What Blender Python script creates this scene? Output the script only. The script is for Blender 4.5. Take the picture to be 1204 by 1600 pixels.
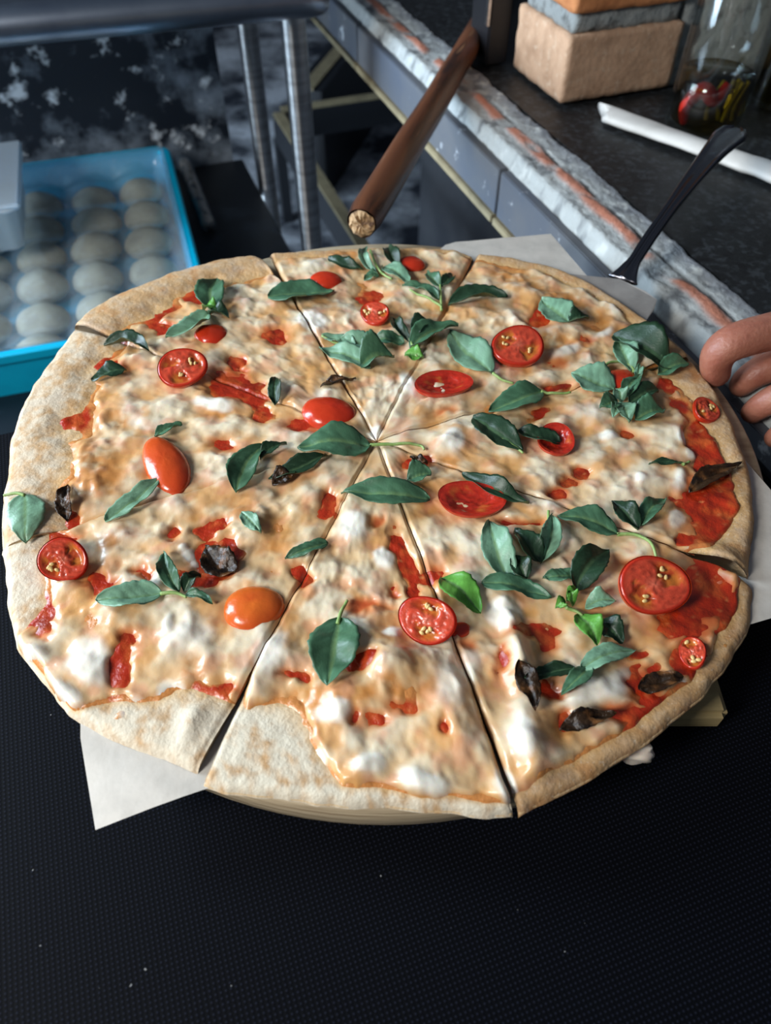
import bpy, bmesh, math, random
import numpy as np
from mathutils import Vector, Matrix

for o in list(bpy.data.objects):
    bpy.data.objects.remove(o)
sc = bpy.context.scene
COL = sc.collection
random.seed(7)
R = math.radians

# ---------------------------------------------------------------- camera
CAMZ, PITCH, F = 0.322, R(50.0), 26.0 / 36.0 * 1600.0
cam_d = bpy.data.cameras.new('camera')
cam = bpy.data.objects.new('camera', cam_d)
COL.objects.link(cam)
cam.location = (0, 0, CAMZ)
cam.rotation_euler = (R(90) - PITCH, 0, 0)
cam_d.sensor_fit = 'VERTICAL'
cam_d.sensor_height = 36.0
cam_d.sensor_width = 27.09
cam_d.lens = 26.0
cam_d.clip_start = 0.02
cam_d.dof.use_dof = True
cam_d.dof.focus_distance = 0.42
cam_d.dof.aperture_fstop = 8.0
sc.camera = cam

# ---------------------------------------------------------------- world, lights, exposure
w = bpy.data.worlds.new('world')
sc.world = w
w.use_nodes = True
bg = w.node_tree.nodes['Background']
bg.inputs['Color'].default_value = (0.62, 0.76, 1.0, 1)
bg.inputs['Strength'].default_value = 0.11

def area_light(name, loc, aim, sx, sy, energy, color):
    d = bpy.data.lights.new(name, 'AREA')
    d.shape = 'RECTANGLE'
    d.size, d.size_y, d.energy, d.color = sx, sy, energy, color
    o = bpy.data.objects.new(name, d)
    COL.objects.link(o)
    o.location = loc
    o.rotation_euler = (Vector(aim) - Vector(loc)).to_track_quat('-Z', 'Y').to_euler()
    return o
# daylight through the kitchen's window opening, to the left of and behind the camera
area_light('window_daylight', (-0.98, -0.42, 0.76), (-0.05, 0.30, -0.02), 0.34, 0.46, 20.0, (1.0, 0.985, 0.95))
# the tall open doorway on the left side, which lights the back of the kitchen
area_light('doorway_daylight', (-1.65, 0.72, 0.12), (0.1, 1.35, -0.25), 0.7, 2.1, 108.0, (0.68, 0.84, 1.0))

sc.view_settings.view_transform = 'Standard'
sc.view_settings.look = 'None'
sc.view_settings.exposure = 0.0
sc.view_settings.gamma = 1.0
sc.view_settings.use_curve_mapping = False

# ---------------------------------------------------------------- pixel rays and the kitchen's axes
FWD = np.array([0, math.cos(PITCH), -math.sin(PITCH)])
UP = np.array([0, math.sin(PITCH), math.cos(PITCH)])
def P(px, py, z=0.0):
    d = np.array([(px - 602.0) / F, 0, 0]) + UP * ((800.0 - py) / F) + FWD
    t = (z - CAMZ) / d[2]
    return np.array([0, 0, CAMZ]) + d * t
def P2(px, py, z=0.0):
    return P(px, py, z)[:2]
TH = R(20)
CT, ST = math.cos(TH), math.sin(TH)
def K(v, u, z=0.0):          # kitchen axes (along the steel table, along the counter) to world
    return np.array([v * CT - u * ST, v * ST + u * CT, z])

# ---------------------------------------------------------------- noise
_rs = np.random.RandomState(11)
_perm = np.concatenate([_rs.permutation(256)] * 3)
_grad = _rs.uniform(0, 2 * math.pi, 256)
_gx, _gy = np.cos(_grad), np.sin(_grad)
def perlin(x, y):
    xi, yi = np.floor(x).astype(int), np.floor(y).astype(int)
    xf, yf = x - xi, y - yi
    u, v = xf * xf * xf * (xf * (xf * 6 - 15) + 10), yf * yf * yf * (yf * (yf * 6 - 15) + 10)
    def g(ix, iy, fx, fy):
        h = _perm[_perm[ix & 255] + (iy & 255)]
        return _gx[h] * fx + _gy[h] * fy
    a = g(xi, yi, xf, yf); b = g(xi + 1, yi, xf - 1, yf)
    c = g(xi, yi + 1, xf, yf - 1); d = g(xi + 1, yi + 1, xf - 1, yf - 1)
    return ((a + u * (b - a)) + v * ((c + u * (d - c)) - (a + u * (b - a)))) * 1.5
def fbm(x, y, s, octv=3, seed=0):
    x, y = np.asarray(x, float), np.asarray(y, float)
    r, amp, tot = 0, 1.0, 0
    for k in range(octv):
        f = (2.03 ** k) / s
        r = r + amp * perlin(x * f + 17.3 * seed + 3.1 * k, y * f - 9.7 * seed + 5.7 * k)
        tot += amp; amp *= 0.5
    return r / tot
def sstep(a, b, x):
    t = np.clip((x - a) / (b - a), 0, 1)
    return t * t * (3 - 2 * t)
def lerp(a, b, t):
    t = np.clip(t, 0, 1)[..., None]
    return np.asarray(a) * (1 - t) + np.asarray(b) * t

# ---------------------------------------------------------------- materials
def mat(name, col=(0.8, 0.8, 0.8), rough=0.5, metal=0.0, vcol=False, noise=None, noise2=None, bump=None,
        coat=0.0, sss=0.0, sssr=(0.004, 0.002, 0.001), trans=0.0, ior=1.45, spec=0.5, stretch=(1, 1, 1), rvar=0.0):
    m = bpy.data.materials.new(name)
    m.use_nodes = True
    nt = m.node_tree
    N, L = nt.nodes, nt.links
    b = N['Principled BSDF']
    b.inputs['Base Color'].default_value = (*col, 1)
    b.inputs['Roughness'].default_value = rough
    b.inputs['Metallic'].default_value = metal
    b.inputs['Specular IOR Level'].default_value = spec
    b.inputs['Coat Weight'].default_value = coat
    b.inputs['Coat Roughness'].default_value = 0.12
    b.inputs['IOR'].default_value = ior
    b.inputs['Transmission Weight'].default_value = trans
    if sss:
        b.inputs['Subsurface Weight'].default_value = sss
        b.inputs['Subsurface Radius'].default_value = sssr
        b.inputs['Subsurface Scale'].default_value = 1.0
    tc = N.new('ShaderNodeTexCoord')
    mp = N.new('ShaderNodeMapping')
    mp.inputs['Scale'].default_value = stretch
    L.new(tc.outputs['Object'], mp.inputs['Vector'])
    cur = None
    if vcol:
        a = N.new('ShaderNodeAttribute'); a.attribute_name = 'Col'
        cur = a.outputs['Color']
    for k, nz in enumerate((noise, noise2)):
        if not nz:
            continue
        scale, c2, lo, hi = nz[:4]
        n = N.new('ShaderNodeTexNoise')
        n.inputs['Scale'].default_value = scale
        n.inputs['Detail'].default_value = nz[4] if len(nz) > 4 else 6
        n.inputs['Roughness'].default_value = 0.6
        L.new(mp.outputs['Vector'], n.inputs['Vector'])
        r = N.new('ShaderNodeMapRange')
        r.inputs['From Min'].default_value = lo
        r.inputs['From Max'].default_value = hi
        L.new(n.outputs['Fac'], r.inputs['Value'])
        mx = N.new('ShaderNodeMix'); mx.data_type = 'RGBA'
        L.new(r.outputs['Result'], mx.inputs['Factor'])
        if cur is not None:
            L.new(cur, mx.inputs['A'])
        else:
            mx.inputs['A'].default_value = (*col, 1)
        mx.inputs['B'].default_value = (*c2, 1)
        cur = mx.outputs['Result']
        if rvar and k == 0:
            rr = N.new('ShaderNodeMapRange')
            rr.inputs['To Min'].default_value = rough
            rr.inputs['To Max'].default_value = min(1, rough + rvar)
            L.new(r.outputs['Result'], rr.inputs['Value'])
            L.new(rr.outputs['Result'], b.inputs['Roughness'])
    if cur is not None:
        L.new(cur, b.inputs['Base Color'])
    if bump:
        n = N.new('ShaderNodeTexNoise')
        n.inputs['Scale'].default_value = bump[0]
        n.inputs['Detail'].default_value = 5
        L.new(mp.outputs['Vector'], n.inputs['Vector'])
        bp = N.new('ShaderNodeBump')
        bp.inputs['Strength'].default_value = bump[1]
        bp.inputs['Distance'].default_value = bump[2] if len(bump) > 2 else 0.001
        L.new(n.outputs['Fac'], bp.inputs['Height'])
        L.new(bp.outputs['Normal'], b.inputs['Normal'])
    return m

M = {}
M['crust'] = mat('baked_crust', vcol=True, rough=0.75, bump=(420, 0.5, 0.0012), noise=(600, (0.80, 0.72, 0.58), 0.58, 0.85))
M['sauce'] = mat('tomato_sauce', vcol=True, rough=0.26, bump=(500, 0.5, 0.001), coat=0.25)
M['cheese'] = mat('melted_cheese', vcol=True, rough=0.34, bump=(260, 0.22, 0.001), sss=0.25, sssr=(0.004, 0.0025, 0.0012), coat=0.25)
M['leaf'] = mat('basil_leaf', vcol=True, rough=0.38, bump=(900, 0.25, 0.0005), spec=0.45)
M['stem'] = mat('basil_stem', (0.22, 0.36, 0.10), 0.45, noise=(300, (0.36, 0.46, 0.18), 0.4, 0.7))
M['herb'] = mat('charred_herb', vcol=True, rough=0.33, bump=(400, 0.6, 0.0015), spec=0.4)
M['tomskin'] = mat('tomato_skin', vcol=True, rough=0.24, coat=0.3, sss=0.2, sssr=(0.006, 0.0015, 0.0008), bump=(220, 0.35, 0.0010))
M['tomflesh'] = mat('tomato_flesh', vcol=True, rough=0.22, coat=0.35, sss=0.2, sssr=(0.006, 0.002, 0.001), bump=(500, 0.35, 0.0008))
M['seed'] = mat('tomato_seed', (0.72, 0.50, 0.20), 0.3, coat=0.3)
M['board'] = mat('board_wood', (0.52, 0.42, 0.28), 0.55, stretch=(6, 40, 300), noise=(1.6, (0.27, 0.20, 0.12), 0.42, 0.64), bump=(3, 0.3, 0.001))
M['batten'] = mat('batten_wood', (0.42, 0.32, 0.15), 0.6, stretch=(8, 60, 160), noise=(1.5, (0.28, 0.20, 0.09), 0.35, 0.7))
M['paper'] = mat('baking_paper', (0.60, 0.56, 0.50), 0.5, noise=(55, (0.50, 0.47, 0.42), 0.42, 0.7), bump=(160, 0.3, 0.0008))
M['black_wood'] = mat('black_bench_paint', (0.006, 0.009, 0.014), 0.38, noise=(9, (0.025, 0.04, 0.06), 0.52, 0.75), bump=(40, 0.1))
M['flour_panel'] = mat('black_panel_with_flour', (0.006, 0.011, 0.02), 0.55, noise=(8.0, (0.34, 0.40, 0.47), 0.50, 0.72, 9), noise2=(20, (0.75, 0.80, 0.84), 0.585, 0.67, 7))
M['floor'] = mat('dark_floor_with_flour', (0.02, 0.026, 0.04), 0.8, noise=(3.2, (0.62, 0.66, 0.72), 0.42, 0.62, 9), noise2=(40, (0.03, 0.04, 0.06), 0.55, 0.8))
M['wall'] = mat('dark_plaster', (0.03, 0.035, 0.045), 0.85, noise=(5, (0.06, 0.065, 0.075), 0.4, 0.7), bump=(30, 0.3))
M['steel'] = mat('brushed_steel', (0.78, 0.79, 0.80), 0.26, metal=1.0, noise=(8, (0.42, 0.42, 0.43), 0.45, 0.7), stretch=(1, 1, 12))
M['steeltop'] = mat('worn_steel_top', (0.28, 0.32, 0.38), 0.34, metal=1.0, noise=(10, (0.2, 0.23, 0.29), 0.4, 0.7), bump=(30, 0.06))
M['blue'] = mat('blue_plastic', (0.0, 0.43, 0.68), 0.35, noise=(20, (0.0, 0.36, 0.60), 0.45, 0.7))
M['dough'] = mat('raw_dough', (0.52, 0.48, 0.36), 0.7, noise=(40, (0.36, 0.33, 0.25), 0.4, 0.7), noise2=(120, (0.55, 0.54, 0.5), 0.56, 0.75), bump=(160, 0.4, 0.001))
M['iron'] = mat('black_iron', (0.008, 0.008, 0.01), 0.4, metal=0.0, bump=(60, 0.2))
M['black_frame'] = mat('black_steel_frame', (0.014, 0.016, 0.02), 0.45, bump=(60, 0.2))
M['tan_edge'] = mat('worn_tan_edge', (0.30, 0.25, 0.15), 0.6, noise=(30, (0.16, 0.13, 0.08), 0.45, 0.75), stretch=(1, 1, 1))
M['pole'] = mat('dark_varnished_pole', (0.13, 0.046, 0.02), 0.42, stretch=(60, 60, 6), noise=(1.3, (0.028, 0.012, 0.008), 0.46, 0.60), noise2=(2.6, (0.34, 0.17, 0.08), 0.60, 0.74), bump=(2, 0.35, 0.0012))
M['pole_end'] = mat('raw_pole_end', (0.42, 0.27, 0.14), 0.8, noise=(150, (0.10, 0.05, 0.03), 0.5, 0.65), bump=(200, 0.8, 0.002))
M['granite'] = mat('dark_stone_top', (0.010, 0.011, 0.012), 0.5, noise=(150, (0.035, 0.040, 0.045), 0.50, 0.64), noise2=(60, (0.006, 0.006, 0.007), 0.58, 0.66), bump=(120, 0.3))
M['lip'] = mat('rough_cement_lip', vcol=True, rough=0.85, bump=(140, 0.7, 0.003))
M['face'] = mat('grey_painted_edge', (0.115, 0.12, 0.13), 0.6, noise=(9, (0.08, 0.095, 0.125), 0.4, 0.65), noise2=(38, (0.50, 0.53, 0.56), 0.63, 0.70, 8), bump=(50, 0.3))
M['brick_l'] = mat('pale_brick', (0.48, 0.30, 0.19), 0.9, noise=(45, (0.34, 0.20, 0.12), 0.42, 0.7), noise2=(120, (0.58, 0.45, 0.33), 0.55, 0.8), bump=(150, 0.6, 0.002))
M['brick_o'] = mat('orange_brick', (0.50, 0.20, 0.075), 0.9, noise=(45, (0.36, 0.13, 0.045), 0.42, 0.7), bump=(150, 0.6, 0.002))
M['mortar'] = mat('grey_mortar', (0.22, 0.235, 0.23), 0.9, noise=(70, (0.09, 0.09, 0.085), 0.50, 0.7), bump=(90, 0.9, 0.004))
M['cement'] = mat('grey_cement_wall', (0.42, 0.43, 0.41), 0.9, noise=(14, (0.62, 0.63, 0.61), 0.52, 0.68, 8), noise2=(40, (0.07, 0.07, 0.065), 0.56, 0.72), bump=(70, 0.8, 0.003))
M['wrap'] = mat('white_wrapping_paper', (0.74, 0.71, 0.66), 0.6, noise=(25, (0.60, 0.57, 0.52), 0.45, 0.75), bump=(60, 0.3, 0.001))
M['server'] = mat('dark_polished_metal', (0.16, 0.16, 0.18), 0.26, metal=1.0)
M['blade'] = mat('satin_blade', (0.42, 0.39, 0.36), 0.5, metal=0.35, noise=(30, (0.28, 0.26, 0.24), 0.4, 0.7))
M['chili'] = mat('red_chili', (0.50, 0.02, 0.01), 0.2, coat=0.4)
M['oilherb'] = mat('herb_in_oil', (0.33, 0.34, 0.06), 0.4, noise=(80, (0.15, 0.18, 0.03), 0.4, 0.7))
M['skin'] = mat('skin', (0.38, 0.155, 0.10), 0.45, sss=0.2, sssr=(0.008, 0.003, 0.0015), noise=(45, (0.27, 0.085, 0.055), 0.38, 0.7), bump=(300, 0.5, 0.0012))
M['nail'] = mat('finger_nail', (0.70, 0.42, 0.34), 0.25, coat=0.3)
M['flourmix'] = mat('tan_crumbs', (0.45, 0.38, 0.22), 0.8, noise=(150, (0.6, 0.55, 0.42), 0.45, 0.65), bump=(200, 0.8, 0.002))
M['rollwood'] = mat('tan_and_brown_stick', (0.62, 0.44, 0.30), 0.5, noise=(60, (0.06, 0.035, 0.025), 0.53, 0.60))

def brushed(m, rough, aniso, rot):
    N, L = m.node_tree.nodes, m.node_tree.links
    b = N['Principled BSDF']
    b.inputs['Roughness'].default_value = rough
    b.inputs['Anisotropic'].default_value = aniso
    b.inputs['Anisotropic Rotation'].default_value = rot
    t = N.new('ShaderNodeTangent'); t.direction_type = 'RADIAL'; t.axis = 'Z'
    L.new(t.outputs[0], b.inputs['Tangent'])
brushed(M['steel'], 0.38, 0.95, 0.25)
def film_mat(name='cling_film', tint=(0.90, 0.95, 0.98), base=0.16, edge=0.5, rough=0.16, bump=(70, 0.5, 0.003), power=3.0, milky=0.0):
    """thin clear sheet: tinted see-through with a gloss that grows towards grazing view"""
    m = bpy.data.materials.new(name)
    m.use_nodes = True
    N, L = m.node_tree.nodes, m.node_tree.links
    out = N['Material Output']
    N.remove(N['Principled BSDF'])
    t = N.new('ShaderNodeBsdfTransparent'); t.inputs['Color'].default_value = (*tint, 1)
    g = N.new('ShaderNodeBsdfGlossy'); g.inputs['Roughness'].default_value = rough
    g.inputs['Color'].default_value = (0.9, 0.95, 1, 1)
    if bump:
        tc = N.new('ShaderNodeTexCoord')
        n = N.new('ShaderNodeTexNoise'); n.inputs['Scale'].default_value = bump[0]; n.inputs['Detail'].default_value = 4
        L.new(tc.outputs['Object'], n.inputs['Vector'])
        bp = N.new('ShaderNodeBump'); bp.inputs['Strength'].default_value = bump[1]; bp.inputs['Distance'].default_value = bump[2]
        L.new(n.outputs['Fac'], bp.inputs['Height'])
        L.new(bp.outputs['Normal'], g.inputs['Normal'])
    lw = N.new('ShaderNodeLayerWeight'); lw.inputs['Blend'].default_value = 0.5
    pw = N.new('ShaderNodeMath'); pw.operation = 'POWER'; pw.inputs[1].default_value = power
    L.new(lw.outputs['Facing'], pw.inputs[0])
    ad = N.new('ShaderNodeMath'); ad.operation = 'MULTIPLY_ADD'
    ad.inputs[1].default_value = edge; ad.inputs[2].default_value = base
    L.new(pw.outputs[0], ad.inputs[0])
    mx = N.new('ShaderNodeMixShader')
    L.new(ad.outputs[0], mx.inputs['Fac']); L.new(t.outputs[0], mx.inputs[1]); L.new(g.outputs[0], mx.inputs[2])
    if milky:
        df = N.new('ShaderNodeBsdfDiffuse'); df.inputs['Color'].default_value = (0.8, 0.88, 0.95, 1)
        m2 = N.new('ShaderNodeMixShader'); m2.inputs['Fac'].default_value = milky
        L.new(mx.outputs[0], m2.inputs[1]); L.new(df.outputs[0], m2.inputs[2])
        L.new(m2.outputs[0], out.inputs['Surface'])
    else:
        L.new(mx.outputs[0], out.inputs['Surface'])
    return m
M['glass'] = film_mat('clear_bottle_glass', (0.97, 0.985, 0.975), 0.04, 0.40, 0.03, None, 3.0)
M['oil'] = film_mat('amber_green_oil', (0.48, 0.38, 0.07), 0.04, 0.5, 0.03, None)
M['boxplastic'] = film_mat('cloudy_clear_plastic', (0.78, 0.90, 0.96), 0.25, 0.4, 0.4, (40, 0.3, 0.002), milky=0.35)
M['film'] = film_mat(base=0.24, milky=0.09)

def mat_mat():
    m = bpy.data.materials.new('black_woven_vinyl')
    m.use_nodes = True
    N, L = m.node_tree.nodes, m.node_tree.links
    b = N['Principled BSDF']
    tc = N.new('ShaderNodeTexCoord')
    sp = N.new('ShaderNodeSeparateXYZ'); L.new(tc.outputs['Object'], sp.inputs[0])
    def wv(o, f):
        a = N.new('ShaderNodeMath'); a.operation = 'MULTIPLY'; a.inputs[1].default_value = f; L.new(o, a.inputs[0])
        s = N.new('ShaderNodeMath'); s.operation = 'SINE'; L.new(a.outputs[0], s.inputs[0])
        return s.outputs[0]
    f = 2 * math.pi / 0.0022
    mu = N.new('ShaderNodeMath'); mu.operation = 'ADD'
    L.new(wv(sp.outputs['X'], f), mu.inputs[0]); L.new(wv(sp.outputs['Y'], f), mu.inputs[1])
    r = N.new('ShaderNodeMapRange'); r.inputs['From Min'].default_value = 0.7; r.inputs['From Max'].default_value = 2.0
    L.new(mu.outputs[0], r.inputs['Value'])
    mx = N.new('ShaderNodeMix'); mx.data_type = 'RGBA'
    mx.inputs['A'].default_value = (0.0022, 0.0026, 0.004, 1); mx.inputs['B'].default_value = (0.012, 0.014, 0.024, 1)
    L.new(r.outputs['Result'], mx.inputs['Factor'])
    n = N.new('ShaderNodeTexNoise'); n.inputs['Scale'].default_value = 260; n.inputs['Detail'].default_value = 1
    L.new(tc.outputs['Object'], n.inputs['Vector'])
    r2 = N.new('ShaderNodeMapRange'); r2.inputs['From Min'].default_value = 0.80; r2.inputs['From Max'].default_value = 0.84
    L.new(n.outputs['Fac'], r2.inputs['Value'])
    m2 = N.new('ShaderNodeMix'); m2.data_type = 'RGBA'; m2.inputs['B'].default_value = (0.3, 0.3, 0.3, 1)
    L.new(r2.outputs['Result'], m2.inputs['Factor']); L.new(mx.outputs['Result'], m2.inputs['A'])
    L.new(m2.outputs['Result'], b.inputs['Base Color'])
    b.inputs['Roughness'].default_value = 0.55
    b.inputs['Specular IOR Level'].default_value = 0.06
    bp = N.new('ShaderNodeBump'); bp.inputs['Strength'].default_value = 0.07; bp.inputs['Distance'].default_value = 0.0004
    L.new(mu.outputs[0], bp.inputs['Height']); L.new(bp.outputs['Normal'], b.inputs['Normal'])
    return m
M['mat'] = mat_mat()

# ---------------------------------------------------------------- object helpers
def tag(o, label=None, cat=None, group=None, kind=None):
    if label: o['label'] = label
    if cat: o['category'] = cat
    if group: o['group'] = group
    if kind: o['kind'] = kind
    return o
def empty(name, loc, rz=0.0):
    o = bpy.data.objects.new(name, None)
    COL.objects.link(o)
    o.location = tuple(float(c) for c in loc); o.rotation_euler = (0, 0, rz)
    o.empty_display_size = 0.02
    return o
def link(name, me, m=None, parent=None, loc=None, rot=None):
    o = bpy.data.objects.new(name, me)
    COL.objects.link(o)
    if m is not None and not me.materials:
        me.materials.append(m)
    if parent is not None: o.parent = parent
    if loc is not None: o.location = tuple(float(c) for c in loc)
    if rot is not None: o.rotation_euler = rot
    return o
def mesh(name, verts, faces, m, parent=None, cols=None, smooth=True, origin=None, loc=None, rot=None):
    """verts in the parent's frame; origin is taken off them and becomes the object's location"""
    v = np.asarray(verts, float).reshape(-1, 3)
    if origin is not None:
        v = v - np.asarray(origin)[None, :]
        loc = origin
    me = bpy.data.meshes.new(name)
    me.from_pydata(v.tolist(), [], [tuple(int(i) for i in f) for f in faces])
    if cols is not None:
        c = np.ones((len(v), 4)); c[:, :3] = np.clip(cols, 0, 1)
        at = me.color_attributes.new('Col', 'FLOAT_COLOR', 'POINT')
        at.data.foreach_set('color', c.ravel())
    if smooth:
        me.polygons.foreach_set('use_smooth', [True] * len(me.polygons))
    me.update()
    return link(name, me, m, parent, loc, rot)
def bm_obj(name, bm, m, parent=None, loc=None, rot=None, smooth=False, bevel=0.0, seg=2):
    if bevel:
        bmesh.ops.bevel(bm, geom=bm.edges[:], offset=bevel, segments=seg, affect='EDGES', clamp_overlap=True)
    bmesh.ops.recalc_face_normals(bm, faces=bm.faces[:])
    me = bpy.data.meshes.new(name)
    bm.to_mesh(me); bm.free()
    if smooth:
        me.polygons.foreach_set('use_smooth', [True] * len(me.polygons))
    return link(name, me, m, parent, loc, rot)
def box(x0, x1, y0, y1, z0, z1, bm=None):
    bm = bm or bmesh.new()
    vs = [bm.verts.new(c) for c in ((x0,y0,z0),(x1,y0,z0),(x1,y1,z0),(x0,y1,z0),(x0,y0,z1),(x1,y0,z1),(x1,y1,z1),(x0,y1,z1))]
    for f in ((0,3,2,1),(4,5,6,7),(0,1,5,4),(1,2,6,5),(2,3,7,6),(3,0,4,7)):
        bm.faces.new([vs[i] for i in f])
    return bm
def tube_data(pts, radii, n=10, cap=True):
    pts = [np.asarray(p, float) for p in pts]
    V, Fc = [], []
    ref = np.array([0.13, 0.07, 0.99])
    for i, p in enumerate(pts):
        a = pts[max(i - 1, 0)]; b = pts[min(i + 1, len(pts) - 1)]
        t = b - a; t = t / (np.linalg.norm(t) + 1e-12)
        s = np.cross(t, ref)
        if np.linalg.norm(s) < 1e-3: s = np.cross(t, np.array([1.0, 0, 0]))
        s /= np.linalg.norm(s); q = np.cross(s, t)
        for k in range(n):
            an = 2 * math.pi * k / n
            V.append(p + radii[i] * (s * math.cos(an) + q * math.sin(an)))
    for i in range(len(pts) - 1):
        for k in range(n):
            k2 = (k + 1) % n
            Fc.append((i*n+k, i*n+k2, (i+1)*n+k2, (i+1)*n+k))
    if cap:
        Fc.append(tuple(range(n))[::-1]); Fc.append(tuple((len(pts)-1)*n + k for k in range(n)))
    return V, Fc
def spline(pts, k=6):
    pts = [np.asarray(p, float) for p in pts]
    out = []
    for i in range(len(pts) - 1):
        p0 = pts[max(i-1, 0)]; p1 = pts[i]; p2 = pts[i+1]; p3 = pts[min(i+2, len(pts)-1)]
        for j in range(k):
            t = j / k
            out.append(0.5*((2*p1)+(-p0+p2)*t+(2*p0-5*p1+4*p2-p3)*t*t+(-p0+3*p1-3*p2+p3)*t**3))
    out.append(pts[-1])
    return out
def lathe_data(profile, n=40):
    V, Fc = [], []
    for r, z in profile:
        for k in range(n):
            a = 2*math.pi*k/n
            V.append((r*math.cos(a), r*math.sin(a), z))
    for i in range(len(profile)-1):
        for k in range(n):
            k2 = (k+1) % n
            Fc.append((i*n+k, i*n+k2, (i+1)*n+k2, (i+1)*n+k))
    return V, Fc
def grid_faces(nr, nc):
    i = np.arange((nr-1)*(nc-1))
    r, c = i // (nc-1), i % (nc-1)
    a = r*nc + c
    return np.stack([a, a+1, a+nc+1, a+nc], 1)

# ================================================================ THE SETTING
ZT = -0.049       # top of the vinyl mat
ZC = -0.020       # counter top
ZB = -0.330       # low black bench
ZF = -0.950       # floor
fl = bm_obj('floor', box(-3.2, 3.2, -2.2, 4.6, ZF - 0.05, ZF), M['floor']); tag(fl, kind='structure')
wb = bm_obj('wall_back', box(-3.2, 3.2, 4.6, 4.7, ZF, 1.8), M['wall']); tag(wb, kind='structure')
wl_ = bm_obj('wall_left', box(-3.3, -3.2, -2.2, 4.6, ZF, 1.8), M['wall']); tag(wl_, kind='structure')
wr = bm_obj('wall_right', box(3.2, 3.3, -2.2, 4.6, ZF, 1.8), M['wall']); tag(wr, kind='structure')

# ---------------------------------------------------------------- table with its vinyl mat
tb = empty('work_table', K(0, 0, ZF), TH); tag(tb, 'dark work table under the black vinyl mat', 'table')
bm_obj('tabletop', box(-0.75, 0.362, -0.75, 0.455, ZT - 0.032 - ZF, ZT - 0.003 - ZF), M['black_wood'], tb, bevel=0.003)
for sx in (-0.70, 0.30):
    for sy in (-0.70, 0.40):
        bm_obj('leg', box(sx, sx + 0.05, sy, sy + 0.05, 0, ZT - 0.032 - ZF), M['black_frame'], tb)
vm = bm_obj('vinyl_mat', box(-0.75, 0.362, -0.75, 0.455, ZT - 0.003, ZT), M['mat'], None, loc=(0, 0, 0), rot=(0, 0, TH))
tag(vm, 'black vinyl mat with a fine woven dot texture under the pizza board', 'mat')

# ---------------------------------------------------------------- counter on the right
ct = empty('counter', K(0.377, 0.6, ZF), TH)
tag(ct, 'oven counter with dark stone top and rough cement edge with a pink streak', 'counter')
cz = -ZF          # local z of world 0
VO, UO = 0.377, 0.6
bm_obj('stone_top', box(0.064, 1.25, -1.0, 1.35, ZC - 0.05 + cz, ZC + cz), M['granite'], ct)
bm_obj('slab', box(0.012, 1.25, -1.0, 1.35, ZC - 0.062 + cz, ZC - 0.0505 + cz), M['cement'], ct)
bm_obj('base', box(0.42, 1.2, -0.95, 1.3, 0, ZC - 0.0625 + cz), M['wall'], ct)
# the cement lip: a rough strip, its pink streak being a strip of broken tile in the cement
nu_, nv_ = 700, 30
uu, vv = np.meshgrid(np.linspace(-1.0, 1.35, nu_), np.linspace(0, 1, nv_), indexing='ij')
wl = 0.064 + 0.006 * fbm(uu, uu * 0, 0.05, 3, 5)
x_ = vv * wl + 0.0025 * fbm(uu, vv, 0.02, 3, 8) * (vv < 0.1)
hz = 0.0022 * fbm(uu, x_, 0.03, 4, 1) + 0.0012 * fbm(uu, x_, 0.006, 3, 2)
pk_c = 0.027 + 0.004 * fbm(uu, uu * 0, 0.09, 2, 3)
pk = np.exp(-((x_ - pk_c) / (0.0066 + 0.0025 * fbm(uu, uu * 0, 0.06, 2, 4))) ** 4) * sstep(-0.35, -0.05, fbm(uu, x_, 0.05, 3, 9))
crack = np.exp(-((x_ - pk_c - 0.010) / 0.0012) ** 2) * sstep(-0.1, 0.2, fbm(uu, uu * 0, 0.08, 2, 12))
hz = hz + 0.0018 * pk - 0.003 * crack - 0.012 * sstep(0.12, 0.0, vv) - 0.004 * sstep(0.93, 1.0, vv)
cl = lerp(np.broadcast_to(np.array([0.40, 0.42, 0.41]), uu.shape + (3,)), (0.17, 0.18, 0.185), sstep(0.05, 0.4, fbm(uu, x_, 0.022, 4, 6)))
cl = lerp(cl, (0.20, 0.21, 0.23), sstep(0.58, 0.95, vv) * 0.9)
cl = lerp(cl, (0.52, 0.54, 0.52), sstep(0.15, 0.5, fbm(uu, x_, 0.012, 3, 14)))
cl = lerp(cl, (0.52, 0.19, 0.11), pk * 0.95)
cl = lerp(cl, (0.04, 0.04, 0.04), crack)
V = np.stack([x_, uu, hz + ZC + 0.002 + cz], -1).reshape(-1, 3)
fs = grid_faces(nu_, nv_).tolist()
nb = len(V)
low = V.copy().reshape(nu_, nv_, 3)[:, [0, -1]].reshape(-1, 3); low[:, 2] = ZC - 0.048 + cz
V2 = np.concatenate([V, low])
for i in range(nu_ - 1):
    a, b = i * nv_, (i + 1) * nv_
    fs.append((a, b, nb + 2 * i + 2, nb + 2 * i))
c2 = np.concatenate([cl.reshape(-1, 3), cl[:, [0, -1]].reshape(-1, 3)])
mesh('cement_lip', V2, fs, M['lip'], ct, cols=c2)
# grey painted edge panels with open joints between them, and the thin strip below
jn = 0.666 - UO
for a, b in ((-1.0, jn - 0.552), (jn - 0.548, jn - 0.002), (jn + 0.002, jn + 0.458), (jn + 0.462, 1.35)):
    bm_obj('edge_panel', box(-0.010, 0.0, a, b, ZC - 0.060 + cz, ZC - 0.012 + cz), M['face'], ct, bevel=0.001)
    bm_obj('edge_strip', box(-0.014, 0.004, a, b, ZC - 0.069 + cz, ZC - 0.0605 + cz), M['tan_edge'], ct, bevel=0.001)

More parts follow.
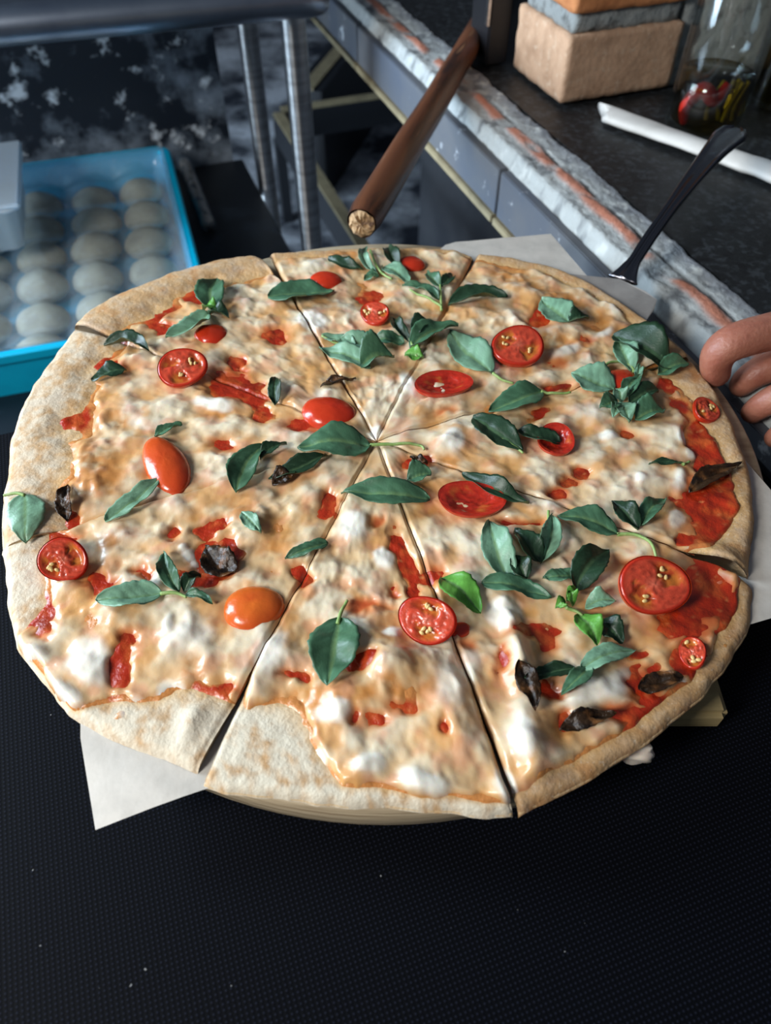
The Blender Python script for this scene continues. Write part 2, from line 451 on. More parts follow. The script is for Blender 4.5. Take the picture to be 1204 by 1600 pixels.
# ---------------------------------------------------------------- brick oven front
def rough_box(sx, sy, sz, amp, seed, cell=0.006, bev=0.003):
    bm = bmesh.new()
    nx, ny, nz = max(2, int(sx / cell)), max(2, int(sy / cell)), max(2, int(sz / cell))
    idx = {}
    def v(i, j, k):
        if (i, j, k) not in idx:
            p = np.array([i / nx * sx, j / ny * sy, k / nz * sz])
            c = np.array([sx, sy, sz]) / 2
            q = np.clip(p, bev, np.array([sx, sy, sz]) - bev)
            d = p - q; l = np.linalg.norm(d)
            if l > 0: p = q + d / l * bev
            dirv = (p - q) / bev if l > 0 else 0
            n = fbm(np.array([p[0] + p[2] * 0.7]), np.array([p[1] - p[2]]), 0.02, 3, seed)[0]
            n2 = fbm(np.array([p[0] - p[2]]), np.array([p[1] + p[2] * 0.6]), 0.007, 2, seed + 3)[0]
            p = p + dirv * amp * (n + 0.5 * n2)
            idx[(i, j, k)] = bm.verts.new(p)
        return idx[(i, j, k)]
    for i in range(nx):
        for j in range(ny):
            for k in (0, nz): bm.faces.new([v(i,j,k), v(i+1,j,k), v(i+1,j+1,k), v(i,j+1,k)])
    for i in range(nx):
        for k in range(nz):
            for j in (0, ny): bm.faces.new([v(i,j,k), v(i+1,j,k), v(i+1,j,k+1), v(i,j,k+1)])
    for j in range(ny):
        for k in range(nz):
            for i in (0, nx): bm.faces.new([v(i,j,k), v(i,j+1,k), v(i,j+1,k+1), v(i,j,k+1)])
    return bm
ov = empty('wall_oven', K(0.48, 0.755, ZC), TH); tag(ov, kind='structure')
bh, mo = 0.066, 0.019
for k in range(4):
    z0 = 0.004 + k * (bh + mo)
    lx = 0.142 if k % 2 == 0 else 0.138
    bm_obj('brick', rough_box(lx, 0.118, bh, 0.0016, 3 + k), M['brick_l'] if k == 0 else M['brick_o'], ov, loc=(0.0, 0.0, z0), smooth=True)
    bm_obj('mortar_joint', rough_box(lx - 0.012, 0.106, mo + 0.003, 0.0035, 13 + k), M['mortar'], ov, loc=(0.006, 0.006, z0 + bh - 0.0015), smooth=True)
bm_obj('mortar_joint', rough_box(0.022, 0.10, 0.33, 0.004, 33, 0.008), M['mortar'], ov, loc=(0.1435, 0.010, 0.0), smooth=True)
bm_obj('cement_block', rough_box(0.62, 0.10, 0.34, 0.003, 41, 0.012), M['cement'], ov, loc=(0.168, 0.016, 0.0), smooth=True)
ip = empty('iron_plate', K(0.452, 0.888, ZC), TH); tag(ip, 'black iron oven door plate standing left of the bricks', 'oven door')
bm_obj('plate', box(0, 0.028, 0.0, 0.05, 0.003, 0.34), M['iron'], ip, bevel=0.002)
bm_obj('edge_strip', box(-0.003, 0.0, 0.0, 0.006, 0.045, 0.34), M['steel'], ip)

# ---------------------------------------------------------------- peel pole
pa, pb = P(566, 352, -0.004), P(776, 0, -0.004)
dv = (pb - pa); ln = np.linalg.norm(dv) + 0.10; dv = dv / np.linalg.norm(dv)
zc = ZC + 0.0035 + 0.0150
pe = empty('peel_pole', (pa[0], pa[1], zc)); tag(pe, 'dark brown wooden pole lying across the counter edge into the oven', 'pole')
pe.rotation_euler = (0, 0, math.atan2(dv[1], dv[0]) - math.pi / 2)
n, rows = 20, 60
V, Fc = [], []
for i in range(rows):
    t = i / (rows - 1)
    r = 0.0150 * (1 - 0.10 * t)
    for k in range(n):
        an = 2 * math.pi * k / n
        rr = r * (1 + 0.03 * math.sin(3 * an + 9 * t) + 0.02 * math.sin(25 * t + an))
        if i == 0: rr *= 0.86
        V.append((rr * math.cos(an), t * ln + (0.0 if i else -0.002), rr * math.sin(an)))
for i in range(rows - 1):
    for k in range(n):
        k2 = (k + 1) % n
        Fc.append((i*n+k, i*n+k2, (i+1)*n+k2, (i+1)*n+k))
Fc.append(tuple((rows-1)*n+k for k in range(n)))
po = mesh('shaft', [(x, z, -y) for x, y, z in V], Fc, M['pole'], pe, rot=(R(90), 0, 0))
rng = np.random.RandomState(4)
V, Fc = [(0, -0.004, 0)], []
for ring, f in ((1, 0.35), (2, 0.65), (3, 0.9)):
    for k in range(n):
        an = 2 * math.pi * k / n
        V.append((0.0130 * f * math.cos(an), -0.0035 + rng.uniform(-0.0025, 0.0015) + (0.002 if ring == 3 else 0), 0.0130 * f * math.sin(an)))
for k in range(n):
    k2 = (k + 1) % n
    Fc.append((0, 1 + k2, 1 + k))
    for r_ in (0, 1):
        Fc.append((1 + r_*n + k, 1 + r_*n + k2, 1 + (r_+1)*n + k2, 1 + (r_+1)*n + k))
mesh('sawn_end', V, Fc, M['pole_end'], pe, smooth=False)

# ---------------------------------------------------------------- bottles, paper, server on the counter
def bottle(name, label, loc, rad, level, hgt, chili):
    b = empty(name, loc); tag(b, label, 'bottle', 'oil bottles on the counter')
    r = rad
    outer = [(0.0, 0.001), (r*0.9, 0.001), (r, 0.006), (r*1.0, 0.05), (r*0.985, hgt*0.50), (r*0.93, hgt*0.60), (r*0.72, hgt*0.70), (r*0.45, hgt*0.79), (r*0.36, hgt*0.86), (r*0.36, hgt)]
    inner = [(max(a - 0.0028, 0.0), z + (0.003 if i < 2 else 0.0)) for i, (a, z) in enumerate(outer)][::-1]
    V, Fc = lathe_data([tuple(p) for p in spline([np.array([a, z]) for a, z in outer], 4)] + inner, 40)
    mesh('glass_body', V, Fc, M['glass'], b)
    V, Fc = lathe_data([(0, 0.0042), (r*0.9 - 0.0032, 0.0042), (r - 0.0032, 0.008), (r - 0.0032, level*0.7), (r - 0.0032, level), (0, level)], 40)
    mesh('oil', V, Fc, M['oil'], b)
    if chili:
        pts = spline([(-0.025, -0.012, level*0.1), (-0.028, -0.012, level*0.45), (-0.018, -0.020, level*0.8), (-0.004, -0.022, level*0.62), (0.006, -0.018, level*0.9)], 6)
        n_ = len(pts); V, Fc = tube_data(pts, [0.002 + 0.006 * math.sin(math.pi * (0.08 + 0.86 * i / n_)) for i in range(n_)], 10)
        mesh('chili', V, Fc, M['chili'], b)
    for k in range(5):
        x0 = rng.uniform(-0.2, 0.65) * r; y0 = rng.uniform(-0.55, -0.2) * r
        pts = spline([(x0, y0, 0.010), (x0 + rng.uniform(-.004, .004), y0, level*0.5), (x0 + rng.uniform(-.002, .010), y0, level*0.92)], 5)
        V, Fc = tube_data(pts, [0.0022] * len(pts), 7)
        mesh('herb_stem', V, Fc, M['oilherb'], b)
    return b
bp1 = P(1098, 190, ZC + 0.003)
bottle('oil_bottle', 'clear glass bottle of oil with red chili inside behind the paper', (bp1[0], bp1[1], ZC + 0.0005), 0.0395, 0.052, 0.26, True)
bp2 = K(0.722, 0.690)
bottle('oil_bottle', 'amber oil bottle at the right border behind the chili bottle', (bp2[0], bp2[1], ZC + 0.0005), 0.036, 0.055, 0.26, False)

# flattened roll of white wrapping paper
wa, wb_ = P(942, 180, ZC + 0.006), P(1330, 318, ZC + 0.006)
d2 = wb_ - wa; L_ = np.linalg.norm(d2)
pr = []
V, Fc = [], []
rows, n = 40, 18
for i in range(rows):
    t = i / (rows - 1)
    rx = 0.0145 * (1 - 0.15 * (t < 0.02)); ry = 0.0062
    crease = 0.0012 * math.sin(t * 40) * (0.3 + (t > 0.6))
    for k in range(n):
        an = 2 * math.pi * k / n
        cut = -0.018 * math.cos(an) if i == 0 else 0
        V.append((t * L_ + cut * 0.9, rx * math.cos(an) + crease, ry * math.sin(an) * (1 + 0.15 * math.sin(9 * t + 2 * an)) + ry * 1.2))
for i in range(rows - 1):
    for k in range(n):
        k2 = (k + 1) % n
        Fc.append((i*n+k, i*n+k2, (i+1)*n+k2, (i+1)*n+k))
Fc.append(tuple(range(n))[::-1]); Fc.append(tuple((rows-1)*n+k for k in range(n)))
wp = mesh('paper_roll', V, Fc, M['wrap'], None, loc=(wa[0], wa[1], ZC + 0.001), rot=(0, 0, math.atan2(d2[1], d2[0])))
tag(wp, 'flattened roll of white wrapping paper in front of the oil bottle', 'paper')

# pizza server: blade under the pizza's edge, handle rising over the counter
ZBD = -0.011
sv_o = P(940, 470, ZBD)
sv = empty('pizza_server', sv_o); tag(sv, 'dark metal pizza server with ridged looped handle and satin blade', 'server')
def rel(px, py, z): return P(px, py, z) - sv_o
bl = [rel(890, 428, ZBD + .004), rel(968, 436, ZBD + .006), rel(1008, 455, ZBD + .006), rel(1026, 468, ZBD + .005), rel(1022, 482, ZBD + .004), rel(1008, 502, ZBD + .003), rel(930, 560, ZBD + .002), rel(850, 480, ZBD + .002)]
bm = bmesh.new()
top = [bm.verts.new(p) for p in bl]; bot = [bm.verts.new(p - np.array([0, 0, .0012])) for p in bl]
bm.faces.new(top); bm.faces.new(bot[::-1])
for i in range(len(bl)):
    j = (i + 1) % len(bl); bm.faces.new([top[i], bot[i], bot[j], top[j]])
bm_obj('blade', bm, M['blade'], sv)
hp = spline([rel(972, 437, ZBD + .006), rel(988, 412, ZBD + .011), rel(1018, 366, .012), rel(1062, 305, .026), rel(1108, 246, .036), rel(1135, 217, .039), rel(1150, 202, .040)], 8)
nh = len(hp)
hw = np.interp(np.linspace(0, 1, nh), [0, 0.07, 0.18, 0.45, 0.7, 0.86, 0.95, 1.0], [.0125, .0095, .0052, .0055, .0105, .0142, .0118, .004])
V, Fc = [], []
nc = 15
for i, p in enumerate(hp):
    t = hp[min(i+1, nh-1)] - hp[max(i-1, 0)]; t /= np.linalg.norm(t)
    s = np.cross(t, np.array([0, 0, 1.0])); s /= np.linalg.norm(s); q = np.cross(s, t)
    for k in range(nc):
        c = -1 + 2 * k / (nc - 1)
        ridge = 0.0016 * math.sqrt(max(0, 1 - c * c)) + 0.0024 * math.exp(-((abs(c) - 0.78) / 0.15) ** 2) * min(1, i / 6) + 0.0016 * math.exp(-(c / 0.2) ** 2) * (i < nh * .55)
        V.append(p + s * c * hw[i] + q * ridge)
    for k in range(nc):
        c = 1 - 2 * k / (nc - 1)
        V.append(p + s * c * hw[i] - q * (0.0004 + 0.0022 * math.sqrt(max(0, 1 - c * c))))
n = 2 * nc
for i in range(nh - 1):
    for k in range(n):
        k2 = (k + 1) % n
        Fc.append((i*n+k, i*n+k2, (i+1)*n+k2, (i+1)*n+k))
Fc.append(tuple(range(n))[::-1]); Fc.append(tuple((nh-1)*n+k for k in range(n)))
mesh('handle', V, Fc, M['server'], sv)

# ---------------------------------------------------------------- steel table at the back left
st0 = K(0.262, 1.051)
TA = R(16)
stt = empty('steel_table', (st0[0], st0[1], ZF), TA); tag(stt, 'stainless steel table with rounded front edge and tubular legs', 'table')
zt = 0.030 - ZF
prof = []
for k in range(13):
    an = math.pi / 2 + math.pi * k / 12
    prof.append((0.021 * math.cos(an) - 0.006, zt + 0.021 * math.sin(an)))
prof = [(0.42, zt + 0.021)] + prof + [(0.015, zt - 0.021), (0.015, zt + 0.010), (0.42, zt + 0.010)]
def rounded_end(x):  # corner of the front edge
    return 0.0
xs = [-1.3] + list(np.linspace(-1.2, 0.0, 10)) + [0.015, 0.03, 0.038, 0.043, 0.045]
V, Fc = [], []
for x in xs:
    e = max(0, (x - 0.015)) / 0.030
    sh = 1 - math.sqrt(max(0, 1 - e * e))
    for (y, z) in prof:
        V.append((x, y + (0.030 * sh if y < 0.015 else 0), z))
n = len(prof)
for i in range(len(xs) - 1):
    for k in range(n):
        k2 = (k + 1) % n
        Fc.append((i*n+k, (i+1)*n+k, (i+1)*n+k2, i*n+k2))
Fc.append(tuple(range(n))); Fc.append(tuple((len(xs)-1)*n+k for k in range(n))[::-1])
mesh('tabletop', V, Fc, M['steeltop'], stt)
lg2 = K(0.256, 1.350)
Ri = Matrix.Rotation(-TA, 3, 'Z')
for q in (st0, lg2):
    lp = Ri @ Vector((q[0] - st0[0], q[1] - st0[1], 0))
    V, Fc = lathe_data([(0.0, 0.0), (0.0165, 0.0), (0.0165, 0.40), (0.0165, zt - 0.024), (0.0205, zt - 0.0235), (0.0205, zt - 0.0215), (0, zt - 0.0212)], 28)
    mesh('leg', V, Fc, M['steel'], stt, loc=(lp.x, lp.y + (0.021 if q is st0 else 0), 0))

# ---------------------------------------------------------------- low black bench with flour-smeared back panel
bn = empty('low_bench', K(0, 0, ZF), TH); tag(bn, 'low black bench carrying the blue dough tray', 'bench')
bm_obj('benchtop', box(-1.1, 0.232, 0.60, 1.44, ZB - 0.03 - ZF, ZB - ZF), M['black_wood'], bn, bevel=0.002)
for a in (-1.05, 0.17):
    for b in (0.64, 1.36):
        bm_obj('leg', box(a, a + 0.05, b, b + 0.05, 0, ZB - 0.03 - ZF), M['black_frame'], bn)
fp = bm_obj('flour_smeared_panel', box(-1.1, 0.215, 1.445, 1.46, ZB - 0.03, -0.005), M['flour_panel'], None, loc=(0, 0, 0), rot=(0, 0, TH))
tag(fp, 'black upright panel smeared with white flour behind the dough tray', 'panel')

# black frame further back with worn tan upper edges
fr = empty('metal_stand', K(0.495, 1.9, ZF), TH); tag(fr, 'low black metal frame with worn tan upper edges behind the table legs', 'frame')
zf = -0.60 - ZF
def rail(x0, x1, y0, y1):
    r_ = bm_obj('rail', box(x0, x1, y0, y1, zf - 0.085, zf - 0.006), M['black_frame'], fr)
    bm_obj('worn_edge', box(x0 + .001, x1 - .001, y0 + .001, y1 - .001, zf - 0.006, zf), M['tan_edge'], r_)
rail(-0.016, 0.016, -0.75, 0.40)
rail(0.016, 0.80, 0.40, 0.436)
for x, y in ((-0.016, -0.75), (-0.016, 0.40), (0.77, 0.40)):
    bm_obj('leg', box(x, x + 0.03, y, y + 0.03, 0, zf - 0.085), M['black_frame'], fr)
a3, b3 = P(478, 138, -0.60), P(600, -8, -0.60)
d3 = b3 - a3
bar = empty('leaning_bar', (a3[0], a3[1], ZF), math.atan2(d3[1], d3[0])); tag(bar, 'black bar with pale tan edge sloping behind the steel table leg', 'bar')
bm_obj('bar_body', box(0, np.linalg.norm(d3), -0.05, 0.05, 0, zf - 0.006), M['black_frame'], bar)
bm_obj('worn_edge', box(0, np.linalg.norm(d3), -0.022, 0.022, zf - 0.006, zf), M['tan_edge'], bar)

# ---------------------------------------------------------------- blue tray with dough balls
TRZ = ZB + 0.0005
RIM = 0.072
ta, tbp, tcp = P(262, 226, ZB + RIM), P(20, 250, ZB + RIM), P(335, 393, ZB + RIM)
TD = R(17)
tx, ty = np.array([math.cos(TD), math.sin(TD)]), np.array([-math.sin(TD), math.cos(TD)])
TW, TL = 0.46, 0.535
far_r = ta[:2]
cen = far_r - tx * TW / 2 - ty * TL / 2
tr = empty('dough_tray', (cen[0], cen[1], TRZ), TD); tag(tr, 'bright blue plastic tray holding rows of dough balls', 'tray')
def rrect(w_, l_, r_, n=6):
    out = []
    for cx, cy, a0 in ((w_/2-r_, l_/2-r_, 0), (-w_/2+r_, l_/2-r_, 90), (-w_/2+r_, -l_/2+r_, 180), (w_/2-r_, -l_/2+r_, 270)):
        for k in range(n + 1):
            an = R(a0 + 90 * k / n)
            out.append((cx + r_ * math.cos(an), cy + r_ * math.sin(an)))
    return out
lay = [(TW-.03, TL-.03, .02, 0.0), (TW-.012, TL-.012, .022, RIM-.014), (TW, TL, .026, RIM-.013), (TW+.002, TL+.002, .027, RIM-.002), (TW-.004, TL-.004, .025, RIM), (TW-.020, TL-.020, .02, RIM-.001), (TW-.028, TL-.028, .018, RIM-.006), (TW-.040, TL-.040, .016, 0.004)]
V, Fc = [], []
for a_, b_, c_, z_ in lay:
    V += [(x, y, z_) for x, y in rrect(a_, b_, c_)]
n = 28
for i in range(len(lay) - 1):
    for k in range(n):
        k2 = (k + 1) % n
        Fc.append((i*n+k, i*n+k2, (i+1)*n+k2, (i+1)*n+k))
Fc.append(tuple(range(n))[::-1]); Fc.append(tuple((len(lay)-1)*n+k for k in range(n)))
mesh('tray_shell', V, Fc, M['blue'], tr, smooth=False)
rows_n = ['farthest', 'second', 'third', 'fourth', 'fifth', 'nearest']
cols_n = ['rightmost', 'second from the right', 'third from the right', 'fourth from the right', 'leftmost']
base_ball = None
ball_xy = []
rb = np.random.RandomState(3)
for r_ in range(6):
    for c_ in range(5):
        lx = TW/2 - 0.064 - c_ * 0.083 + rb.uniform(-.004, .004)
        ly = TL/2 - 0.062 - r_ * 0.083 + rb.uniform(-.004, .004)
        ball_xy.append((lx, ly))
        wpt = cen + tx * lx + ty * ly
        if base_ball is None:
            bm = bmesh.new()
            bmesh.ops.create_uvsphere(bm, u_segments=32, v_segments=18, radius=1)
            for v in bm.verts:
                v.co.z = v.co.z * (0.024 if v.co.z > 0 else 0.014)
                v.co.x *= 0.0385; v.co.y *= 0.0385
                v.co.z += 0.014 + 0.0012 * math.sin(v.co.x * 120) * math.cos(v.co.y * 90)
            o = bm_obj('dough_ball', bm, M['dough'], None, smooth=True)
            base_ball = o
        else:
            o = base_ball.copy(); COL.objects.link(o)
        o.location = (wpt[0], wpt[1], TRZ + 0.0045)
        s = rb.uniform(0.94, 1.05)
        o.rotation_euler = (0, 0, rb.uniform(0, 6.28)); o.scale = (s, s, s * rb.uniform(0.95, 1.08))
        tag(o, 'floured dough ball in the blue tray, %s row, %s' % (rows_n[r_], cols_n[c_]), 'dough ball', 'dough balls in the blue tray')
# cling film over the tray
nx, ny = 110, 128
gx, gy = np.meshgrid(np.linspace(-TW/2 + .010, TW/2 - .010, nx), np.linspace(-TL/2 + .010, TL/2 - .010, ny), indexing='ij')
gz = 0.031 + 0.002 * fbm(gx, gy, 0.05, 3, 2)
for bx_, by_ in ball_xy:
    gz = np.maximum(gz, 0.030 + 0.0195 * np.exp(-((gx - bx_) ** 2 + (gy - by_) ** 2) / 0.038 ** 2))
gz = gz + 0.0012 * np.abs(fbm(gx + gy * .5, gy, 0.012, 2, 7))
edge = np.minimum(TW/2 - .010 - np.abs(gx), TL/2 - .010 - np.abs(gy))
gz = gz + (RIM + 0.0015 - gz) * sstep(0.03, 0.0, edge)
cf = mesh('cling_film', np.stack([gx, gy, gz], -1).reshape(-1, 3), grid_faces(nx, ny)[:, ::-1], M['film'], None, loc=(cen[0], cen[1], TRZ), rot=(0, 0, TD))
tag(cf, 'clear cling film stretched over the dough balls in the blue tray', 'film')
# clear box standing on the tray's rim at the left border
bxp = P(-26, 352, ZB + RIM + 0.004)
cb = empty('plastic_box', (bxp[0], bxp[1], ZB + RIM + 0.004), TD); tag(cb, 'cloudy clear plastic box with tan crumbs on the blue tray', 'box')
hw_, hl_ = 0.075, 0.10
lay = [(2*hw_-.03, 2*hl_-.03, .015, 0.0), (2*hw_-.01, 2*hl_-.01, .018, 0.060), (2*hw_+.006, 2*hl_+.006, .02, 0.062), (2*hw_+.006, 2*hl_+.006, .02, 0.066), (2*hw_-.012, 2*hl_-.012, .018, 0.066), (2*hw_-.034, 2*hl_-.034, .015, 0.003)]
V, Fc = [], []
for a_, b_, c_, z_ in lay:
    V += [(x, y, z_) for x, y in rrect(a_, b_, c_)]
for i in range(len(lay) - 1):
    for k in range(n):
        pass
n = 28
for i in range(len(lay) - 1):
    for k in range(n):
        k2 = (k + 1) % n
        Fc.append((i*n+k, i*n+k2, (i+1)*n+k2, (i+1)*n+k))
Fc.append(tuple(range(n))[::-1]); Fc.append(tuple((len(lay)-1)*n+k for k in range(n)))
mesh('box_body', V, Fc, M['boxplastic'], cb)
bm_obj('lid', box(-hw_-.004, hw_+.004, -hl_-.004, hl_+.004, 0.0665, 0.073), M['boxplastic'], cb, bevel=0.003)
bm_obj('crumbs', rough_box(2*hw_-.042, 2*hl_-.042, 0.02, 0.003, 9, 0.008, 0.004), M['flourmix'], cb, loc=(-hw_+.021, -hl_+.021, 0.0035), smooth=True)
# brown stick in clear wrap beside the tray
sa, sb_ = P(286, 250, ZB + 0.012), P(326, 352, ZB + 0.012)
sk = empty('wrapped_stick', (sa[0], sa[1], ZB)); tag(sk, 'brown and tan stick in clear wrap lying beside the blue tray', 'stick')
pts = [np.array([0, 0, 0.012]) + (sb_ - sa) * t for t in np.linspace(0.06, 0.94, 16)]
V, Fc = tube_data(pts, [0.0100 + 0.0012 * math.sin(i * 2.1) for i in range(16)], 12)
mesh('stick_core', V, Fc, M['rollwood'], sk)
pts = [np.array([0, 0, 0.012]) + (sb_ - sa) * t for t in np.linspace(0.0, 1.0, 16)]
V, Fc = tube_data(pts, [0.0128 + 0.0004 * math.sin(i * 1.3) for i in range(16)], 12)
mesh('clear_wrap', V, Fc, M['film'], sk)

# ================================================================ BOARD AND PAPER
BC = np.array([0.0, 0.3435])
BR = 0.2355
bd = empty('pizza_board', (BC[0], BC[1], ZT)); tag(bd, 'round wooden pizza board on two battens on the black mat', 'board')
zb0, zb1 = -0.033 - ZT, ZBD - ZT - 0.0008
V, Fc = lathe_data([(0.0, zb0), (BR - .003, zb0), (BR, zb0 + .003), (BR, (zb0 + zb1) / 2), (BR, zb1 - .003), (BR - .003, zb1), (BR - .02, zb1), (0, zb1)], 120)
mesh('disc', V, Fc, M['board'], bd)
bm_obj('batten', box(-0.13, 0.176, -0.181, -0.144, 0.0003, zb0), M['batten'], bd, bevel=0.003)
bm_obj('batten', box(-0.13, 0.13, 0.125, 0.162, 0.0003, zb0), M['batten'], bd, bevel=0.003)

# one sheet of baking paper between board and pizza
pp = [P2(152, 1300, -0.022), P2(122, 1128, ZBD), P2(250, 900, ZBD), P2(520, 520, ZBD), P2(700, 380, ZBD), P2(860, 366, ZBD), P2(1010, 545, ZBD), P2(1185, 745, ZBD), P2(1340, 925, ZBD)]
# fill as a fan of strips between the far-left chain and the lower-right chain
A_, B_ = pp[0], pp[8]
chain_l = [pp[0], pp[1], pp[2], pp[3], pp[4], pp[5]]
chain_r = [pp[0] + (pp[8] - pp[0]) * t for t in (0.02, 0.18, 0.5, 0.8, 1.0)] + [pp[6] * 0.35 + pp[8] * 0.65]
chain_r = [pp[0], pp[0] + (B_ - A_) * 0.22, pp[0] + (B_ - A_) * 0.62, B_, pp[7], pp[5]]
nl, nc = 60, 60
def along(ch, n):
    ch = np.array(ch); d = np.concatenate([[0], np.cumsum(np.linalg.norm(np.diff(ch, axis=0), axis=1))])
    s = np.linspace(0, d[-1], n)
    return np.stack([np.interp(s, d, ch[:, 0]), np.interp(s, d, ch[:, 1])], 1)
la, ra = along(chain_l, nl), along(chain_r, nl)
tt = np.linspace(0, 1, nc)
G = la[:, None, :] * (1 - tt[None, :, None]) + ra[:, None, :] * tt[None, :, None]
out_r = np.linalg.norm(G - BC, axis=-1) - BR
gz = np.full(G.shape[:2], ZBD + 0.0004) - 0.0 + np.where(out_r > 0, 0.0006 * fbm(G[..., 0], G[..., 1], 0.03, 2, 3), 0)
front = sstep(0.0, 0.06, out_r) * (G[..., 0] < 0)
gz = gz - 0.013 * front
V = np.concatenate([G, gz[..., None]], -1).reshape(-1, 3)
bpz = mesh('baking_paper', V, grid_faces(nl, nc), M['paper'], None, origin=(BC[0], BC[1], ZBD))
tag(bpz, 'sheet of white baking paper between the pizza and the wooden board', 'paper')

# ================================================================ THE PIZZA
CEN = P2(588, 690, -0.004)
rims = [  # outline of each slice in order round the pizza, first and last point on its two cuts
 ('far', [(419,385),(470,381),(540,378),(600,376),(660,375),(710,379),(741,390)]),
 ('far right', [(749,391),(800,398),(860,411),(920,435),(975,468),(1030,508),(1080,552)]),
 ('right', [(1083,558),(1110,590),(1136,632),(1158,680),(1172,722),(1181,770),(1183,820),(1172,892)]),
 ('lower right', [(1184,908),(1182,965),(1150,1022),(1110,1072),(1060,1120),(1000,1165),(930,1205),(865,1240),(814,1264)]),
 ('front', [(806,1267),(760,1272),(700,1262),(600,1254),(500,1250),(400,1238),(350,1230),(312,1219)]),
 ('lower left', [(304,1199),(260,1182),(200,1157),(140,1131),(100,1110),(66,1064),(40,1032),(15,1006),(8,940),(-4,852)]),
 ('left', [(-8,842),(-4,760),(4,690),(20,632),(45,582),(80,536),(108,500)]),
 ('far left', [(106,490),(140,465),(200,435),(270,409),(340,391),(392,384),(408,393)]),
]
def spots(lst):
    out = []
    for s in lst:
        px, py, rx, ry = s[:4]
        rot = R(s[4]) if len(s) > 4 else 0.0
        st = s[5] if len(s) > 5 else 1.0
        c = P2(px, py)
        a = P2(px + rx * math.cos(rot), py + rx * math.sin(rot)) - c
        b = P2(px - ry * math.sin(rot), py + ry * math.cos(rot)) - c
        out.append((c, np.linalg.inv(np.stack([a, b], 1)), st))
    return out
def spot_field(lst, x, y, sharp=1.6):
    f = np.zeros_like(x)
    for c, Mi, st in lst:
        dx, dy = x - c[0], y - c[1]
        q = (Mi[0, 0]*dx + Mi[0, 1]*dy)**2 + (Mi[1, 0]*dx + Mi[1, 1]*dy)**2
        f = np.maximum(f, st * np.exp(-q ** sharp * 0.9))
    return f
RED = spots([(225,480,38,15),(300,458,20,10),(165,527,25,10,0,.7),(250,502,20,8),(110,640,24,22),(92,660,15,15),(150,556,30,15,0,.6),(362,592,34,20,20),
 (395,612,20,16),(372,566,14,12),(75,694,14,10),(95,802,20,14),(400,604,14,14),(408,642,12,10),(425,518,24,14,0,.7),(578,456,22,7,0,.7),(650,714,20,8),
 (514,782,14,18),(593,815,14,12,0,.6),(634,868,10,46,-22,.9),(672,889,20,14,0,.7),(574,946,32,10,0,.65),(612,920,14,10,0,.6),(466,893,12,14),(455,1054,25,9,0,.6),
 (567,1035,26,14,0,.8),(783,1026,8,22,0,.8),(649,915,10,10),(87,832,32,12),(50,897,13,42),(160,907,26,24,0,.75),(55,950,20,24,0,.9),(64,983,12,12,0,.9),
 (185,1030,14,36,10),(197,990,13,10),(223,890,16,8,0,.8),(307,900,26,15),(335,818,26,9,-30),(338,866,30,28),(314,1078,20,12,0,.9),(352,1072,20,12,0,.7),(268,830,14,8,0,.7),
 (1105,785,42,46),(1072,838,13,10),(1100,923,54,52),(1064,969,42,26),(1009,877,26,10),(1086,1015,26,36),(1014,1067,32,24),(991,1113,38,20),(1012,1138,24,14),
 (857,1074,20,20,0,.9),(819,979,26,18,0,.6),(857,993,20,20,0,.6),(886,1122,16,14,0,.8),(876,766,18,12),(895,747,18,8,0,.8),(1002,1018,16,12,0,.6),(815,812,42,7,0,.7),
 (840,493,16,16),(920,531,16,8,0,.6),(1048,591,20,10),(1060,625,12,8,0,.8),(1107,680,22,30),(1118,720,25,20),(910,735,12,8,0,.7),(840,637,16,10,0,.6),(864,598,22,5),(977,669,16,8,0,.6),
 (691,1138,11,14,0,.8),(590,1123,20,12,0,.5),(632,1100,30,13,0,.5),(456,1168,7,24,0,.7),(559,1121,12,10,0,.6),(345,690,28,14,0,.6),(735,1005,18,16,0,.5),(480,655,34,12,0,.8),(700,640,20,8,0,.4),(955,585,30,14,0,.7),(868,560,20,12,0,.4),(180,570,30,9,0,.5)])
WHT = spots([(140,1030,36,36,20),(260,974,10,17),(210,1102,26,18),(262,1085,24,28),(48,1016,30,9,15),(98,1078,24,14,40),(296,862,12,9),(284,855,8,6),(306,872,8,7),(240,900,16,9),(425,1015,24,42,25,.8),(486,1181,24,18),
 (520,1108,30,18),(577,1192,26,14),(663,1218,42,14,15),(790,1222,16,30,-20),(943,1072,62,20,-20),(815,1150,18,36,-15),(611,988,14,10),(790,955,30,26,30,.9),(735,1030,20,30,0,.6),(1072,680,15,11),(1090,702,17,10),
 (1000,746,10,9),(949,676,16,8),(1058,807,13,14),(1064,745,12,22,0,.8),(600,870,18,18),(548,818,24,22,0,.8),(589,669,10,9),(709,687,18,16),(486,499,26,14,10),(636,597,12,22,-25),(771,561,9,20),(736,448,9,9),
 (331,625,32,11,15),(84,736,16,11),(49,757,11,8),(500,610,14,10,0,.6),(520,700,26,10,20,.6),(960,480,12,10,0,.5),(1105,672,5,4),(1125,672,6,4),(985,900,14,8,0,.5),(1140,895,14,6,30,.7),(1100,858,26,8,15,.7),(1074,1025,7,4),(1078,1068,5,10),(1130,905,7,4),
 (885,545,28,8,-15,.7),(940,520,24,8,-30,.6),(230,660,34,14,0,.5),(170,940,18,30,0,.5),(300,990,40,30,0,.5),(700,1080,26,50,-20,.5),(930,640,40,22,0,.5)])
